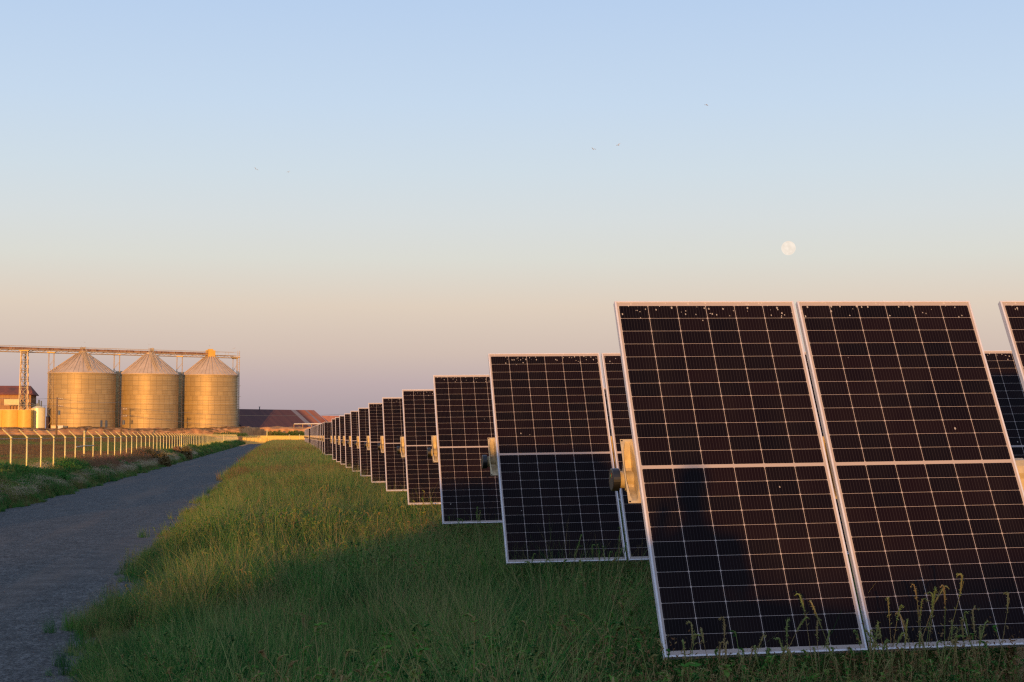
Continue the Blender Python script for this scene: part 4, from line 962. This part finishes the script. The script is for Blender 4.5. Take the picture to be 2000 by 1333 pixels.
bird(165.5, 669.5, 330, .6, .3, 'tiny bird above the roof of the leftmost silo'); bird(291, 673.5, 330, .6, .2, 'tiny bird above the roof of the middle silo'); bird(409.5, 676, 330, .6, .1, 'tiny bird above the yellow hopper')
bird(457, 681.5, 339, .9, -.5, 'dark bird perched over the right end of the conveyor')

# ================================================================ BEHIND THE CAMERA (their shadows fall on the panels)
m_skin = noisy('skin', (.45, .27, .18), (.40, .24, .16), 6, .5); m_jacket = noisy('navy_jacket', (.03, .04, .08), (.02, .03, .06), 8, .8); m_jeans = noisy('jeans', (.06, .09, .16), (.05, .07, .13), 9, .85); m_hair = noisy('dark_hair', (.03, .02, .015), (.05, .03, .02), 20, .6)
pe = empty('person', (-.03, -.30, 0)); pe.scale = (1.03, 1.03, 1.045); tag(pe, 'person in navy jacket and jeans standing and holding a camera up to the eye', 'person')
def skin_mesh(name, verts, edges, rads, m_, parent, root=0):
    me = bpy.data.meshes.new(name); me.from_pydata(verts, edges, []); me.materials.append(m_); o_ = bpy.data.objects.new(name, me); COL.objects.link(o_); o_.parent = parent
    sk = o_.modifiers.new('skin', 'SKIN'); 
    if not me.skin_vertices: 
        bm = bmesh.new(); bm.from_mesh(me); bm.verts.layers.skin.verify(); bm.to_mesh(me); bm.free()
    for i, r_ in enumerate(rads): me.skin_vertices[0].data[i].radius = r_ if isinstance(r_, tuple) else (r_, r_)
    me.skin_vertices[0].data[root].use_root = True
    o_.modifiers.new('subsurf', 'SUBSURF').levels = 1; o_.modifiers['subsurf'].render_levels = 2; return o_
V = [(0, 0, .98), (0, 0, 1.2), (0, .01, 1.42), (0, .02, 1.56), (0, .05, 1.66), (0, .06, 1.80), (0, .05, 1.88)]
Rr = [(.15, .11), (.15, .11), (.17, .11), (.055, .055), (.075, .09), (.085, .10), (.05, .06)]
E_ = [(0, 1), (1, 2), (2, 3), (3, 4), (4, 5), (5, 6)]
for s_ in (-1, 1):
    n0 = len(V); V += [(s_ * .20, 0, 1.46), (s_ * .30, .08, 1.22), (s_ * .13, .26, 1.52), (s_ * .075, .31, 1.68), (s_ * .10, 0, .9), (s_ * .12, .02, .5), (s_ * .13, -.02, .09), (s_ * .14, .14, .05)]
    Rr += [.065, .048, .036, .042, .09, .06, .045, .04]; E_ += [(2, n0), (n0, n0 + 1), (n0 + 1, n0 + 2), (n0 + 2, n0 + 3), (0, n0 + 4), (n0 + 4, n0 + 5), (n0 + 5, n0 + 6), (n0 + 6, n0 + 7)]
skin_mesh('body', V, E_, Rr, m_skin, pe)
V2 = [(0, 0, .92), (0, 0, 1.2), (0, .01, 1.43), (0, .015, 1.52)]; R2 = [(.18, .14), (.18, .14), (.20, .14), (.09, .09)]; E2 = [(0, 1), (1, 2), (2, 3)]
for s_ in (-1, 1): n0 = len(V2); V2 += [(s_ * .20, 0, 1.46), (s_ * .30, .08, 1.22), (s_ * .145, .24, 1.49)]; R2 += [.085, .065, .05]; E2 += [(2, n0), (n0, n0 + 1), (n0 + 1, n0 + 2)]
skin_mesh('jacket', V2, E2, R2, m_jacket, pe)
V3 = [(0, 0, .95)]; R3 = [(.165, .125)]; E3 = []
for s_ in (-1, 1): n0 = len(V3); V3 += [(s_ * .10, 0, .86), (s_ * .12, .02, .5), (s_ * .13, -.02, .12)]; R3 += [.105, .08, .065]; E3 += [(0, n0), (n0, n0 + 1), (n0 + 1, n0 + 2)]
skin_mesh('trousers', V3, E3, R3, m_jeans, pe)
skin_mesh('hair', [(0, .02, 1.74), (0, .02, 1.83), (0, .04, 1.89)], [(0, 1), (1, 2)], [(.085, .10), (.098, .11), (.06, .07)], m_hair, pe)
ph = empty('photo_camera', (0, -.02, 1.74)); tag(ph, 'black photo camera held up in front of the face', 'camera')
m_ = MB(); m_.box((-.07, -.07, 0), (.07, -.015, .09)); m_.box((-.025, -.07, .09), (.025, -.02, .115)); m_.build('camera_body', m_black, ph)
m_ = MB(); m_.tube([(0, -.015, .045), (0, .0, .045)], .032, 20); m_.build('lens', m_black, ph)

m_car = noisy('white_car_paint', (.55, .55, .55), (.5, .5, .5), 1, .3); m_win = mat('tinted_window', (.02, .025, .03), .08)[0]; m_tyre = noisy('tyre_rubber', (.02, .02, .02), (.03, .03, .03), 12, .9)
car = empty('unseen_pickup_truck', (-2.4, -3.6, 0), (0, 0, R(-14))); tag(car, 'unseen white pickup truck behind the camera, guessed from its shadow on the panels', 'truck')  # unseen truck, added to throw the shadows on the lower left panels
def extr(prof, y0, y1):
    m_ = MB(); A = [(x, y0, z) for x, z in prof]; B = [(x, y1, z) for x, z in prof]; m_.face(A); m_.face(list(reversed(B)))
    for k in range(len(prof)): m_.face([A[k], B[k], B[(k + 1) % len(prof)], A[(k + 1) % len(prof)]])
    return m_
body = extr([(-2.6, .55), (-2.6, 1.30), (-.9, 1.32), (-.85, 1.35), (1.45, 1.40), (2.35, 1.30), (2.6, 1.1), (2.6, .55)], -.95, .95).build('body', m_car, car)
bv = body.modifiers.new('bevel', 'BEVEL'); bv.width = .05; bv.segments = 2
cab = extr([(-1.15, 1.34), (-1.05, 2.24), (-.7, 2.34), (.45, 2.34), (.65, 2.27), (1.35, 1.38)], -.82, .82).build('cab', m_car, car); bv = cab.modifiers.new('bevel', 'BEVEL'); bv.width = .05; bv.segments = 2
extr([(-2.15, 1.33), (-2.05, 2.02), (-1.12, 2.10), (-1.17, 1.345)], -.80, .80).build('shade_canopy', m_car, car)  # added over the bed to shade the lower part of a farther row
for s_ in (-1, 1):
    for pr_ in ([(-1.0, 1.5), (-.92, 2.12), (-.25, 2.2), (-.25, 1.5)], [(-.15, 1.5), (-.15, 2.2), (.5, 2.2), (1.0, 1.5)]):
        y_ = s_ * .825; extr(pr_, y_ - .004, y_ + .004).build('window', m_win, cab)
for x_ in (-1.75, 1.7):
    for s_ in (-1, 1):
        m_ = MB(); m_.tube([(x_, s_ * .72, .42), (x_, s_ * .96, .42)], .42, 28); wh = m_.build('wheel', m_tyre, car); m_ = MB(); m_.tube([(x_, s_ * .955, .42), (x_, s_ * .975, .42)], .24, 20); m_.build('rim', m_galv, wh)
for s_ in (-1, 1):
    m_ = MB(); m_.box((2.56, s_ * .75 - .14, .95), (2.62, s_ * .75 + .14, 1.1)); m_.build('headlight', m_white, car)
    m_ = MB(); m_.box((.95, s_ * 1.05 - .1, 1.45), (1.15, s_ * 1.05 + .1, 1.65)); m_.build('mirror', m_black, car)
